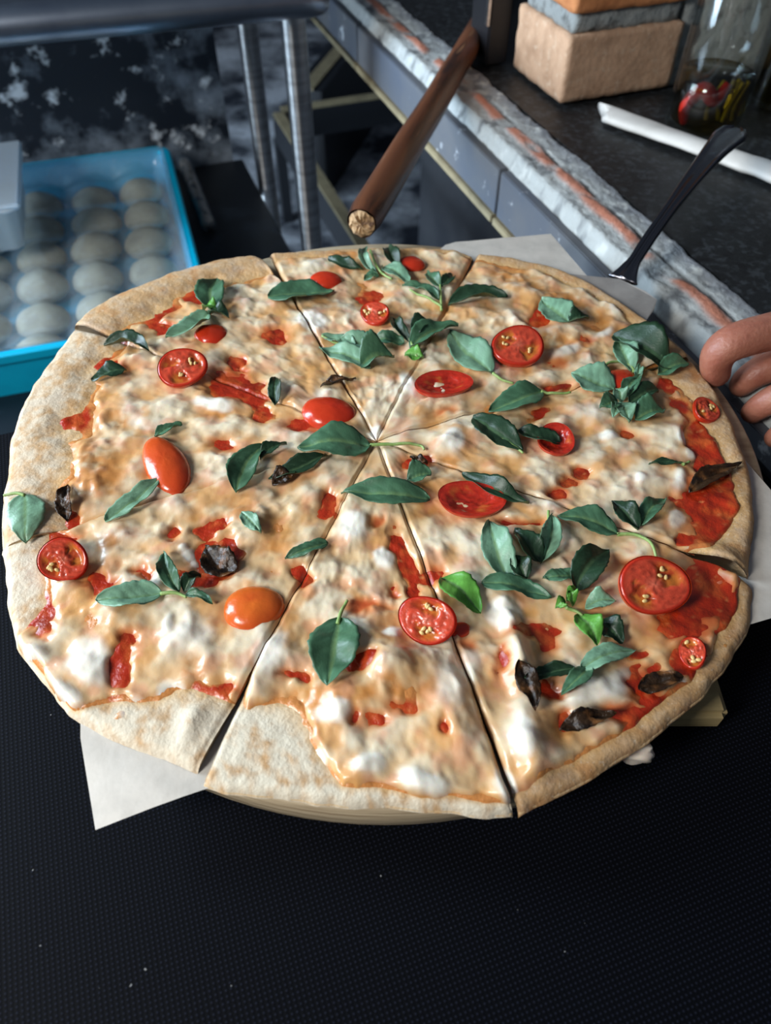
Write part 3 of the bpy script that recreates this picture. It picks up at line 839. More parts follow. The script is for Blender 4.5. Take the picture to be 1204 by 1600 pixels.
BRN = spots([(146,740,46,38),(136,588,26,26),(185,656,14,12),(167,845,30,10,-20),(303,1036,14,22),(896,475,70,14,25),(868,535,38,20,15),(801,424,42,14,15),(440,395,22,8),(520,395,50,7),(640,1075,44,14),(560,1090,30,10),(420,1100,26,16,-20),
 (475,1085,30,12),(760,745,34,10),(1000,640,28,12),(700,720,20,10),(350,640,26,10),(430,850,30,20,0,.6),(380,790,30,18,0,.6),(240,740,24,16,0,.6),(545,560,40,20,0,.5),(660,490,30,16,0,.5),(120,870,14,14),(1140,965,20,30,0,.8),(1100,1070,20,14,-40,.7),(970,1150,40,10,-30,.7),(760,1250,10,8),(125,1062,20,12,0,.7),(180,1120,30,10,20,.7)])
HMP = spots([(612,1040,62,34,20,0.013),(560,1090,60,26,0,.006),(700,1140,50,60,0,.005),(805,1010,16,60,-12,.008),(830,1170,22,44,-20,.006),(1130,868,50,16,25,.006),(140,735,50,34,0,.004),(300,1120,14,34,30,.003),(840,470,60,22,25,.004),(900,530,40,14,0,.003),(709,690,22,20,0,.004),(160,960,40,40,0,.003)])
def fields(x, y):
    wx = 0.0045 * fbm(x, y, 0.022, 3, 1); wy = 0.0045 * fbm(x, y, 0.022, 3, 2)
    wx2 = wx * 1.5 + 0.002 * fbm(x, y, .007, 2, 91); wy2 = wy * 1.5 + 0.002 * fbm(x, y, .007, 2, 92)
    red = spot_field(RED, x + wx2, y + wy2, 1.1) * (0.90 + 0.5 * fbm(x, y, .012, 2, 93)); halo = spot_field(RED, x + wx, y + wy, .55)
    wht = spot_field(WHT, x + wx * .8, y + wy * .8); brn = spot_field(BRN, x + wx, y + wy, 1.0)
    hump = np.zeros_like(x)
    for c, Mi, st in HMP:
        dx, dy = x + wx * .6 - c[0], y + wy * .6 - c[1]
        q = (Mi[0, 0]*dx + Mi[0, 1]*dy)**2 + (Mi[1, 0]*dx + Mi[1, 1]*dy)**2
        hump = hump + st * np.exp(-q * 0.8)
    nl_, nm, nh_ = fbm(x, y, 0.055, 3, 3), fbm(x, y, 0.022, 2, 4), fbm(x, y, 0.007, 2, 5)
    curd = np.maximum(0, fbm(x + wx, y + wy, 0.011, 2, 6))
    T = 0.0033 + 0.0022 * nl_ + 0.0034 * nm + 0.0008 * nh_ + 0.0030 * curd * sstep(-.05, .35, fbm(x, y, .04, 2, 77)) + 0.0014 * wht - 0.0062 * red - 0.0008 * brn
    S = 0.0012 + 0.0008 * nm + 0.0009 * fbm(x, y, 0.006, 3, 8) + 0.0022 * np.maximum(0, fbm(x, y, 0.012, 2, 9)) * red
    return dict(red=np.clip(red, 0, 1), halo=halo, wht=wht, brn=brn, hump=hump, nl=nl_, nm=nm, nh=nh_, T=T, S=S)
DT = -0.0055      # dough top
HX0, HY0, HC = -0.30, 0.05, 0.0014
HM = np.full((440, 440), -1.0)
def splat(X, Y, Z):
    i = np.clip(((X - HX0) / HC).astype(int), 0, 439); j = np.clip(((Y - HY0) / HC).astype(int), 0, 439)
    np.maximum.at(HM, (i.ravel(), j.ravel()), Z.ravel())
def fill_hm():
    global HM
    for _ in range(14):
        e = HM < -0.9
        if not e.any(): break
        P_ = np.pad(HM, 1, mode='edge')
        nb_ = np.stack([P_[1+a:441+a, 1+b:441+b] for a in (-1, 0, 1) for b in (-1, 0, 1)])
        HM = np.where(e, nb_.max(0), HM)
    HM = np.where(HM < -0.9, -0.012, HM)
def top_h(x, y):
    fx = np.clip((np.asarray(x, float) - HX0) / HC - .5, 0, 437); fy = np.clip((np.asarray(y, float) - HY0) / HC - .5, 0, 437)
    i, j = fx.astype(int), fy.astype(int); a, b = fx - i, fy - j
    return (HM[i, j]*(1-a) + HM[i+1, j]*a)*(1-b) + (HM[i, j+1]*(1-a) + HM[i+1, j+1]*a)*b
rimw = {'far': (.05, .05), 'far right': (.045, .05), 'right': (.10, .07), 'lower right': (.03, .03), 'front': (.03, .20), 'lower left': (.05, .14), 'left': (.13, .17), 'far left': (.15, .13)}
rimh = {'far': .002, 'far right': .0022, 'right': .0018, 'lower right': .0006, 'front': .001, 'lower left': .0015, 'left': .0045, 'far left': .0055}
slice_desc = {
 'far': 'pizza slice at the far edge, below the wooden pole, with small tomato halves',
 'far right': 'pizza slice beside the server blade, with browned cheese along its edge',
 'right': 'pizza slice by the gripping hand, with a leafy basil sprig',
 'lower right': 'pizza slice with the large red sauce patch and seeded tomato half at its rim',
 'front': 'humped pizza slice at the front with floured crust corner and one big leaf',
 'lower left': 'pizza slice with white cheese over its edge above the paper corner',
 'left': 'pizza slice at the left border with wide floured crust',
 'far left': 'pizza slice nearest the blue tray with wide brown crust'}
slice_roots = {}
NR, NA = 150, 124
for si, (nm_, rp) in enumerate(rims):
    zr = {'left': 0.003, 'far left': 0.004, 'far': 0.001}.get(nm_, -0.003)
    pr = along([P2(a, b, zr) for a, b in rp], NA)
    pr = np.array([sum(pr[max(0, min(NA-1, i+k))] for k in (-2, -1, 0, 1, 2)) / 5 if 1 < i < NA-2 else pr[i] for i in range(NA)])
    m0 = pr[NA // 2]
    d0 = (m0 - CEN) / np.linalg.norm(m0 - CEN)
    tip = CEN + d0 * 0.0006
    e0 = P2(*rims[si - 1][1][-1], -0.003); e1 = P2(*rims[(si + 1) % 8][1][0], -0.003)
    def share(own, other):
        g = 0.5 * (own + other); k_ = own - g
        return g - own + k_ / (np.linalg.norm(k_) + 1e-9) * 0.00045
    dl0, dl1 = share(pr[0], e0), share(pr[-1], e1)
    sc_ = np.linspace(0, 1, NA)
    dlt = dl0[None, :] * np.exp(-(sc_ / .16) ** 2)[:, None] + dl1[None, :] * np.exp(-((1 - sc_) / .16) ** 2)[:, None]
    ts = np.linspace(0, 1, NR) ** 0.85
    op = 1 - sstep(0.70, 1.0, ts)[:, None]
    X = tip[0] + ts[:, None] * (pr[None, :, 0] + op * dlt[None, :, 0] - tip[0]); Y = tip[1] + ts[:, None] * (pr[None, :, 1] + op * dlt[None, :, 1] - tip[1])
    Lr = np.linalg.norm(pr - tip, axis=1)[None, :]
    rag = 1 + 0.010 * fbm(pr[:, 0], pr[:, 1], 0.025, 3, 20 + si)[None, :] * sstep(.8, 1, ts)[:, None]
    X = tip[0] + (X - tip[0]) * rag; Y = tip[1] + (Y - tip[1]) * rag
    # wavy cut edges
    f = fields(X, Y)
    sa_ = np.linspace(0, 1, NA)[None, :]
    ce = np.minimum(sa_, 1 - sa_) * np.hypot(X[:, -1] - X[:, 0], Y[:, -1] - Y[:, 0])[:, None]   # distance to the nearer cut
    rd = (1 - ts)[:, None] * Lr
    rw0, rw1 = rimw[nm_]
    if nm_ == 'front': rwv = np.interp(sa_, [0, .55, .75, 1], [.012, .02, .14, .20])
    elif nm_ == 'lower left': rwv = np.interp(sa_, [0, .15, .30, .36, .66, .72, 1], [.15, .12, .05, .0, .0, .07, .10])
    elif nm_ == 'right': rwv = np.interp(sa_, [0, .3, .5, .75, 1], [.13, .09, .05, .03, .10])
    elif nm_ == 'far': rwv = np.interp(sa_, [0, .3, 1], [.05, .035, .02])
    else: rwv = rw0 + (rw1 - rw0) * sa_
    rw = rwv * Lr * (1 + 0.45 * fbm(X, Y, 0.03, 3, 30)) + 0.0010
    inside = sstep(rw * 0.75, rw * 1.15 + .002, rd)       # 1 where topped
    rimb = rimh[nm_] * np.exp(-((rd - np.maximum(rw * 0.5, .006)) / np.maximum(rw * 0.55, .007)) ** 2)
    edge_c = 1 - (1 - sstep(0, 0.0020, ce)) * (0.35 + 0.65 * ts[:, None] ** 2)
    edge_r = np.sqrt(np.clip(rd / 0.004, 0, 1))
    D = DT + f['hump'] * sstep(0.0, .012, rd) + rimb - 0.0018 * (1 - edge_c) - 0.0045 * (1 - edge_r) + 0.0007 * fbm(X, Y, 0.012, 3, 31)
    drop = {'lower left': .006, 'front': .005, 'lower right': .005}.get(nm_, 0.0) * sstep(0.030, 0.0, rd)
    if nm_ == 'lower left': drop = drop * np.interp(sa_, [0, .2, .4, .7, .8, 1], [.3, .6, 1, 1, .3, 0])
    D = D - drop * 0.4
    sauce = D + f['S'] - 0.006 * (1 - inside) - 0.0008 * (1 - edge_c)
    oc = sstep(rw * 0.9, rw * 1.3 + .003, rd + 0.004 * fbm(X, Y, 0.018, 3, 40))
    if nm_ == 'right': oc = oc * np.clip(1 - np.interp(sa_, [0, .05, .3, .6, 1], [0, 0, .6, .9, .9]) * sstep(.036, .030, rd + .012 * fbm(X, Y, .03, 2, 50)), 0, 1)
    Tc = f['T'] - 0.0065 * (1 - oc) - 0.0016 * (1 - edge_c)
    cheese = D + Tc + 0.0004
    splat(X, Y, np.maximum(np.maximum(D, sauce), cheese))
    # ---- colours (albedo only)
    one = np.ones(X.shape + (3,))
    n1, n2, n3 = fbm(X, Y, 0.02, 4, 61), fbm(X, Y, 0.006, 3, 62), fbm(X, Y, 0.012, 3, 63)
    cc = lerp(one * np.array([0.52, 0.31, 0.14]), (0.34, 0.16, 0.06), sstep(0.0, 0.6, n1 + .3 * n2) * 0.8)
    flour = {'left': .62, 'far left': .30, 'front': .95, 'lower left': .85}.get(nm_, .25)
    cc = lerp(cc, (0.74, 0.68, 0.54), sstep(-0.45, 0.35, 0.7 * n1 + 0.7 * n2 - 0.28 + 0.5 * flour) * flour)
    cc = lerp(cc, (0.46, 0.20, 0.06), sstep(.0, .5, n3) * .6 * (flour < .4))
    cc = lerp(cc, (0.66, 0.40, 0.15), inside * 0.8)
    cc = lerp(cc, (0.30, 0.13, 0.045), sstep(.003, 0, rd) * (0.75 - 0.6 * (flour > .8)) * sstep(-.3, .3, n1))
    n4, n5, n6 = fbm(X, Y, 0.034, 3, 64), fbm(X, Y, 0.026, 4, 65), fbm(X, Y, 0.015, 3, 66)
    wh = f['wht']
    ch = lerp(one * np.array([0.60, 0.25, 0.07]), (0.72, 0.50, 0.27), sstep(-0.0008, 0.0022, Tc))
    ch = lerp(ch, (0.78, 0.67, 0.48), sstep(0.0018, 0.0046, Tc + .0012 * n4))
    ch = lerp(ch, (0.84, 0.79, 0.67), sstep(0.0042, 0.0070, Tc + .001 * n6))
    ch = lerp(ch, (0.64, 0.30, 0.08), sstep(-0.10, 0.36, n5) * 0.78)
    ch = lerp(ch, (0.68, 0.28, 0.16), sstep(0.0, 0.40, n6) * 0.50)
    ch = lerp(ch, (0.56, 0.22, 0.045), np.clip(f['brn'] * 1.6, 0, 1) * sstep(-0.45, 0.15, n3) * 0.85)
    ch = lerp(ch, (0.30, 0.11, 0.03), sstep(.25, .55, n2) * f['brn'] * .7)
    ch = lerp(ch, (0.90, 0.865, 0.76), sstep(.15, .8, wh + .25 * n3) * 0.95)
    ch = lerp(ch, (0.66, 0.27, 0.08), np.clip(f['halo'] * .75 + .3 * n3, 0, 1) * .8 * (1 - .7 * wh))
    ch = lerp(ch, (0.60, 0.17, 0.045), sstep(0.04, 0.42, f['red'] * (1 - .5 * wh)) * 0.85)
    ch = lerp(ch, (0.50, 0.07, 0.018), sstep(0.30, 0.55, f['red']) * 0.8)
    so = lerp(one * np.array([0.40, 0.026, 0.007]), (0.52, 0.085, 0.018), sstep(-0.1, 0.5, n3))
    so = lerp(so, (0.22, 0.018, 0.006), sstep(0.1, 0.5, n1) * 0.8)
    so = lerp(so, (0.66, 0.24, 0.08), sstep(.32, .6, n2) * 0.6)
    so = lerp(so, (0.62, 0.28, 0.08), (1 - sstep(0.03, 0.28, f['red'])) * .8)
    root = empty('pizza_slice', (m0[0] * .4 + CEN[0] * .6, m0[1] * .4 + CEN[1] * .6, ZBD + 0.0008))
    slice_roots[nm_] = root
    tag(root, slice_desc[nm_], 'pizza slice', 'slices of the pizza')
    rl = np.array(root.location)
    Gf = grid_faces(NR, NA)
    def layer(name, Z, m_, colr, keep, under=False):
        V = np.stack([X, Y, Z], -1).reshape(-1, 3) - rl
        Fk = Gf[keep.reshape(-1)[Gf].any(1)]
        cols_ = colr.reshape(-1, 3)
        fl_ = Fk[:, ::-1].tolist()
        if under:
            # side walls and underside
            b_idx = [r__ * NA for r__ in range(NR)] + [(NR-1) * NA + c for c in range(1, NA)] + [r__ * NA + NA - 1 for r__ in range(NR - 2, 0, -1)]
            nb_ = len(V)
            low_ = V[b_idx].copy()
            ctr = low_[:, :2].mean(0)
            low_[:, :2] = ctr + (low_[:, :2] - ctr) * 0.992
            low_[:, 2] = 0.0
            V = np.concatenate([V, low_]); cols_ = np.concatenate([cols_, cols_[b_idx] * 0 + np.array([0.60, 0.42, 0.22])])
            nn = len(b_idx)
            for i in range(nn):
                j = (i + 1) % nn
                fl_.append((b_idx[i], b_idx[j], nb_ + j, nb_ + i))
            fl_.append(tuple(nb_ + i for i in range(nn)))
        else:
            used = np.unique(Fk); rem = -np.ones(len(V), int); rem[used] = np.arange(len(used))
            V = V[used]; cols_ = cols_[used]; fl_ = rem[Fk][:, ::-1].tolist()
        return mesh(name, V, fl_, m_, root, cols=cols_)
    layer('crust', D, M['crust'], cc, np.ones(X.shape, bool), True)
    layer('tomato_sauce', sauce, M['sauce'], so, (sauce > D - 0.0006))
    layer('melted_cheese', cheese, M['cheese'], ch, (Tc > f['S'] - 0.0016) & (cheese > D - 0.0008))
fill_hm()
# drip of cheese hanging off the lower right slice
rl = P(994, 1176, -0.024)
bm = bmesh.new(); bmesh.ops.create_uvsphere(bm, u_segments=20, v_segments=12, radius=1)
dc = P(994, 1176, -0.024)
for v in bm.verts:
    k = fbm(np.array([v.co.x]), np.array([v.co.y + v.co.z]), 0.7, 2, 3)[0]
    v.co = Vector((v.co.x * 0.0085, v.co.y * 0.005, v.co.z * 0.0075)) * (1 + 0.35 * k) + Vector(dc - rl)
o = bm_obj('cheese_scrap', bm, M['cheese'], None, loc=rl, smooth=True); tag(o, 'pale scrap of cheese stuck to the board rim at lower right', 'cheese')
at = o.data.color_attributes.new('Col', 'FLOAT_COLOR', 'POINT'); at.data.foreach_set('color', [0.8, 0.68, 0.56, 1] * len(o.data.vertices))

# ---------------------------------------------------------------- tomatoes
def frame_of(p1, p2):
    a, b = P2(*p1), P2(*p2)
    return (a + b) / 2, np.linalg.norm(b - a) / 2, math.atan2((b - a)[1], (b - a)[0])
TOM = [  # (axis end, axis end, width ratio, kind, tilt sideways, tilt along, sink, label)
 ((482,436),(534,434),.80,'dome',0,0,.25,'small red tomato half behind the large flat leaf on the far slice'),
 ((619,412),(664,409),.80,'dome',0,0,.25,'small red tomato half beside the farthest basil sprig'),
 ((566,484),(605,505),.80,'cut',15,0,.2,'small oval tomato half alone below the far sprig'),
 ((302,522),(354,514),.95,'dome',0,0,.3,'red tomato half under the drooping leaf near the far left crust'),
 ((250,592),(325,582),.92,'cut',24,0,.0,'tomato half with a pale seed, cut face up, left of centre'),
 ((647,606),(736,603),.62,'hollow',4,0,.25,'hollow oval tomato half on the central far slice'),
 ((474,628),(552,652),.78,'dome',0,0,.3,'peeling elongated tomato half just above the long-stemmed leaf'),
 ((768,556),(846,551),.95,'cut',20,0,.15,'round juicy tomato half with pale seeds at the tip of a long leaf'),
 ((944,592),(996,580),.90,'dome',0,0,.35,'tomato half mostly hidden under the leafy basil sprig at right'),
 ((838,682),(897,697),1.0,'hollow',8,0,.2,'red tomato half with a dark leaf lying across it'),
 ((241,684),(277,768),.52,'dome',0,0,.15,'long glossy orange-red tomato half standing left of centre'),
 ((681,781),(790,784),.60,'hollow',5,0,.2,'wide hollow tomato half near the middle of the pizza'),
 ((66,893),(141,877),1.0,'cut',38,0,.1,'large tomato half turned to its cut face at the left rim'),
 ((346,944),(444,949),.80,'dome',0,0,.1,'smooth orange tomato half with its skin up on the lower left slice'),
 ((626,962),(706,1000),.85,'cut',30,0,.15,'broken tomato half at the front cut between two slices'),
 ((702,984),(735,976),.8,'dome',0,0,.3,'little tomato scrap beside the broken half'),
 ((962,938),(1066,922),.86,'cut',26,0,-.05,'big seeded tomato half in the red sauce patch'),
 ((1078,990),(1090,1040),.75,'cut',18,0,.35,'roasted tomato piece at the lower right rim'),
 ((1086,648),(1122,630),.9,'cut',16,8,.35,'tomato chunk on the crust side of the right slice'),
]
def make_tomato(spec, idx):
    p1, p2, ratio, kind, tside, talong, sink, label = spec
    c, a, az = frame_of(p1, p2)
    b = a * ratio
    h = min(a, b) * (0.62 if kind == 'dome' else 0.70)
    zs = float(np.mean(top_h(np.array([c[0], c[0]+a*.4, c[0]-a*.4, c[0]]), np.array([c[1], c[1], c[1]+a*.3, c[1]-a*.3]))))
    t = empty('tomato_half', (c[0], c[1], zs)); tag(t, label, 'tomato', 'tomato halves on the pizza')
    t.rotation_euler = (0, 0, az)
    rs = np.random.RandomState(100 + idx)
    ph = rs.uniform(0, 6.28, 6)
    na, nr = 44, 14
    red, ora = np.array([0.50, 0.022, 0.008]), np.array([0.72, 0.16, 0.02])
    om = {10: .35, 13: .75, 4: .25, 16: .25}.get(idx, 0.08)
    def wob(an): return 1 + 0.05 * math.sin(2 * an + ph[0]) + 0.03 * math.sin(3 * an + ph[1])
    Rt = Matrix.Rotation(R(tside), 4, 'X') @ Matrix.Rotation(R(talong), 4, 'Y')
    V, Fc, C = [], [], []
    sgn = 1 if kind == 'dome' else -1
    V.append((0, 0, sgn * h * (1 + .05 * float(fbm(np.array([ph[1]]), np.array([0.0]), .7, 3, 8)[0])))); C.append(red * (1 - om) + ora * om)
    for i in range(1, nr + 1):
        f = math.pi / 2 * i / nr
        for k in range(na):
            an = 2 * math.pi * k / na
            rr = math.sin(f) * wob(an)
            wr_ = 1 + 0.02 * math.sin(f) * math.sin(5 * an + ph[2] + 3 * f) + .05 * float(fbm(np.array([math.cos(an) * f + ph[1]]), np.array([math.sin(an) * f]), .7, 3, 8)[0])
            V.append((a * rr * math.cos(an), b * rr * math.sin(an), sgn * h * (math.cos(f) ** 0.85) * wr_))
            q = 0.5 + 0.5 * math.sin(an + ph[3]) * math.cos(f * 1.3 + ph[4])
            mixv = min(1, om * (0.5 + q))
            C.append(red * (1 - mixv) + ora * mixv)
    for k in range(na):
        k2 = (k + 1) % na
        Fc.append((0, 1 + k, 1 + k2) if sgn > 0 else (0, 1 + k2, 1 + k))
        for i in range(nr - 1):
            q = (1 + i*na + k, 1 + (i+1)*na + k, 1 + (i+1)*na + k2, 1 + i*na + k2)
            Fc.append(q if sgn > 0 else q[::-1])
    if kind == 'dome':
        lift = -sink * h * 0.8 - 0.0005
    else:
        lift = h * (0.78 - sink) + abs(math.sin(R(tside))) * b * 0.25
    T4 = Matrix.Translation((0, 0, lift)) @ Rt
    tv = [tuple(T4 @ Vector(v)) for v in V]
    mesh('skin', tv, Fc, M['tomskin'], t, cols=np.array(C))
    if kind == 'dome':
        return
    V, Fc, C = [], [], []
    nl_ = 3 if rs.rand() > .4 else 2
    rr_ = list(np.linspace(0.0, .9, 16)) + [.93, .96, .985, 1.0]
    ox, oy = rs.uniform(0, 9, 2)
    for i, f in enumerate(rr_):
        for k in range(na):
            an = 2 * math.pi * k / na
            w_ = wob(an)
            ux, uy = f * math.cos(an), f * math.sin(an)
            nz1 = float(fbm(np.array([ux + ox]), np.array([uy + oy]), .45, 3, 5)[0]); nz2 = float(fbm(np.array([ux - oy]), np.array([uy + ox]), .16, 2, 6)[0])
            loc = float(sstep(-.15, .45, np.array(math.cos(nl_ * an + ph[5] + 1.3 * nz1 + (1 - f) * .8) + .5 * nz1)))
            cav = loc * math.exp(-((f - .54) / .27) ** 4)
            if kind == 'hollow':
                z = -h * 0.46 * (1 - float(sstep(.30, .97, np.array(f + .12 * nz1)))) - 0.0003 + .0005 * nz2
                col = np.array([0.40, 0.022, 0.010]) * (0.85 + .3 * f + .5 * nz2)
                col = col + (np.array([0.55, 0.15, 0.03]) - col) * 0.6 * cav * max(0, nz1 * 3)
            else:
                z = 0.0006 - 0.0020 * cav - .0015 * float(sstep(.93, 1, np.array(f))) + .0007 * nz2 * (f < .9)
                col = np.array([0.56, 0.065, 0.030]) * (1 + .5 * nz2)
                jelly = np.array([0.60, 0.20, 0.030]) if nz1 > -.05 else np.array([0.46, 0.07, 0.015])
                col = col + (jelly - col) * cav * .9
                col = col + (np.array([0.62, 0.17, 0.10]) - col) * math.exp(-((f + .2 * nz1) / .2) ** 2) * .7
                if f > .86: col = np.array([0.50, 0.030, 0.012])
            V.append((a * f * w_ * math.cos(an), b * f * w_ * math.sin(an), float(z))); C.append(col)
    for i in range(len(rr_) - 1):
        for k in range(na):
            k2 = (k + 1) % na
            Fc.append((i*na+k, (i+1)*na+k, (i+1)*na+k2, i*na+k2))
    mesh('flesh', [tuple(T4 @ Vector(v)) for v in V], Fc, M['tomflesh'], t, cols=np.array(C))
    if kind == 'cut':
        for s in range(7 if a > .012 else 4):
            an = (rs.randint(nl_) * 2 * math.pi - ph[5]) / nl_ + rs.uniform(-.4, .4); f = rs.uniform(.34, .68)
            bm = bmesh.new(); bmesh.ops.create_icosphere(bm, subdivisions=2, radius=1)
            ra = rs.uniform(0, 6.28)
            Ms = T4 @ Matrix.Translation((a * f * math.cos(an), b * f * math.sin(an), 0.0002)) @ Matrix.Rotation(ra, 4, 'Z') @ Matrix.Diagonal((.0015, .0010, .0008, 1))
            bmesh.ops.transform(bm, matrix=Ms, verts=bm.verts[:])
            bm_obj('seed', bm, M['seed'], t, smooth=True)
for i, s in enumerate(TOM):
    make_tomato(s, i)

# ---------------------------------------------------------------- basil
TONE = [np.array([0.016, 0.042, 0.020]), np.array([0.055, 0.135, 0.072]), np.array([0.165, 0.31, 0.20]), np.array([0.10, 0.30, 0.045])]
leaf_seed = [0]
def smooth_h(x, y):
    z = top_h(x, y)
    for dx, dy in ((.003, 0), (-.003, 0), (0, .003), (0, -.003)):
        z = np.maximum(z, top_h(x + dx, y + dy) - .0004)
    return z
def leaf_mesh(name, spec, root=None, m=None, brown=False):
    bx, by, tx_, ty_, wpx, bend, fold, arch, tone = spec
    leaf_seed[0] += 1
    rs = np.random.RandomState(500 + leaf_seed[0])
    b, t = P2(bx, by, 0.002), P2(tx_, ty_, 0.002)
    L = np.linalg.norm(t - b)
    d = (t - b) / L; nrm = np.array([-d[1], d[0]])
    # width in the picture -> width on the pizza, across the leaf's own direction
    mid = np.array([(bx + tx_) / 2, (by + ty_) / 2]); dpx = np.array([tx_ - bx, ty_ - by], float); dpx /= np.linalg.norm(dpx)
    q = np.array([-dpx[1], dpx[0]]) * wpx / 2
    wv_ = P2(*(mid + q), 0.002) - P2(*(mid - q), 0.002)
    W = abs(np.dot(wv_, nrm))
    nu, nv = 22, 13
    s = np.linspace(0, 1, nu)[:, None]; v = np.linspace(-1, 1, nv)[None, :]
    half = W / 2 * np.maximum(np.sin(np.pi * s ** 0.80), 0) ** 0.75
    half = half * (1 + 0.04 * np.sin(s * 44 + rs.uniform(0, 6)) * np.abs(v) ** 2)
    half[0] = W * .02; half[-1] = W * .004
    fa = abs(fold)
    flat = 1.0
    c1 = b[None, None, :] + d * (s[..., None] * L) + nrm * (bend * L * np.sin(np.pi * s) ** 1.0)[..., None]
    XY = c1 + nrm * ((v * half) * flat)[..., None]
    X, Y = XY[..., 0], XY[..., 1]
    base = smooth_h(X, Y)
    # follow the surface loosely: blend of the point's height and the rib's height
    rib = base[:, nv // 2][:, None]
    z = np.maximum(base, 0.55 * base + 0.45 * rib) + 0.0011
    if fold >= 0:
        fz = fa * np.abs(v) * half * (1.0 if True else 0)
    else:
        fz = fa * (1 - np.abs(v) ** 1.5) * half
    twist = 0.45 * rs.uniform(-1, 1) * v * half * np.sin(np.pi * s)
    ph = rs.uniform(0, 6)
    vein = 0.5 + 0.5 * np.cos((s * 1.0 - 0.22 * np.abs(v)) * 2 * np.pi * 6.5)
    puck = 0.00055 * (1 - vein ** 3) * (1 - np.abs(v) ** 4) * np.sin(np.pi * s)
    mr = -0.0006 * np.exp(-(v / .12) ** 2)
    edgew = 0.0020 * np.sin(s * 9 + ph + 2 * v) * np.abs(v) ** 3
    z = z + fz + (np.maximum(twist, -0.0006)) + puck + mr + np.maximum(edgew, -.0004) + arch * 0.001 * np.sin(np.pi * s) ** 1.2 + max(arch, 0) * 0.0005 * s ** 3
    c0 = TONE[tone]
    col = np.broadcast_to(c0, X.shape + (3,)).copy()
    nn = fbm(X, Y, 0.007, 3, 70)
    col = col * (1 + 0.35 * nn[..., None])
    hl = np.array([0.16, 0.27, 0.11]) if tone != 0 else np.array([0.08, 0.15, 0.07])
    col = lerp(col, hl, np.exp(-(v / .09) ** 2) * 0.8 + 0 * s)
    col = lerp(col, c0 * 1.7 + .01, (vein ** 10) * 0.45 * (1 - np.abs(v) ** 3))
    if brown:
        col = lerp(np.broadcast_to(np.array([0.028, 0.014, 0.006]), X.shape + (3,)), (0.17, 0.070, 0.022), sstep(.0, .5, nn))
        col = lerp(col, (0.012, 0.008, 0.006), sstep(.0, .45, fbm(X, Y, .005, 2, 71)))
        z = z + 0.0030 * fbm(X, Y, 0.007, 3, 72) * (1 - .3 * np.abs(v))
    # thin solid leaf: an upper and a lower skin
    V = np.stack([X, Y, z], -1).reshape(-1, 3)
    Gf = grid_faces(nu, nv)
    n0 = len(V)
    V2 = V.copy(); V2[:, 2] -= 0.00035
    per = list(range(nv)) + [r * nv + nv - 1 for r in range(1, nu)] + [(nu-1)*nv + c for c in range(nv - 2, -1, -1)] + [r * nv for r in range(nu - 2, 0, -1)]
    fc = Gf[:, ::-1].tolist() + (Gf + n0).tolist() + [(per[i], per[(i+1) % len(per)], n0 + per[(i+1) % len(per)], n0 + per[i]) for i in range(len(per))]
    lo = lerp(col, np.array([0.10, 0.18, 0.09]), np.full(X.shape, .5 if not brown else 0))
    cols = np.concatenate([col.reshape(-1, 3), lo.reshape(-1, 3)])
    VV = np.concatenate([V, V2])
    if root is None:
        return mesh(name, VV, fc, m or M['leaf'], None, cols=cols, origin=(b[0], b[1], float(z[0, nv//2])))
    return mesh(name, VV - np.array(root.location), fc, m or M['leaf'], root, cols=cols)
def stem_mesh(pts, root, r0=0.0011, lift=0.0016):
    w = spline([P2(a, b, 0.003) for a, b in pts], 6)
    w = np.array(w)
    z = smooth_h(w[:, 0], w[:, 1]) + r0 + lift * 0.5
    pp_ = [np.array([x, y, zz]) - np.array(root.location) for (x, y), zz in zip(w, z)]
    n_ = len(pp_)
    V, Fc = tube_data(pp_, [r0 * (1 - .35 * i / n_) for i in range(n_)], 8)
    mesh('stem', V, Fc, M['stem'], root)
def basil(name, label, leaves, stems=(), cat='basil'):
    b0 = leaves[0]
    c = P2(b0[0], b0[1], 0.002)
    z = float(top_h(np.array([c[0]]), np.array([c[1]]))[0])
    root = empty(name, (c[0], c[1], z)); tag(root, label, cat, 'fresh basil on the pizza')
    for l in leaves: leaf_mesh('leaf', l, root)
    for s in stems: stem_mesh(s, root)
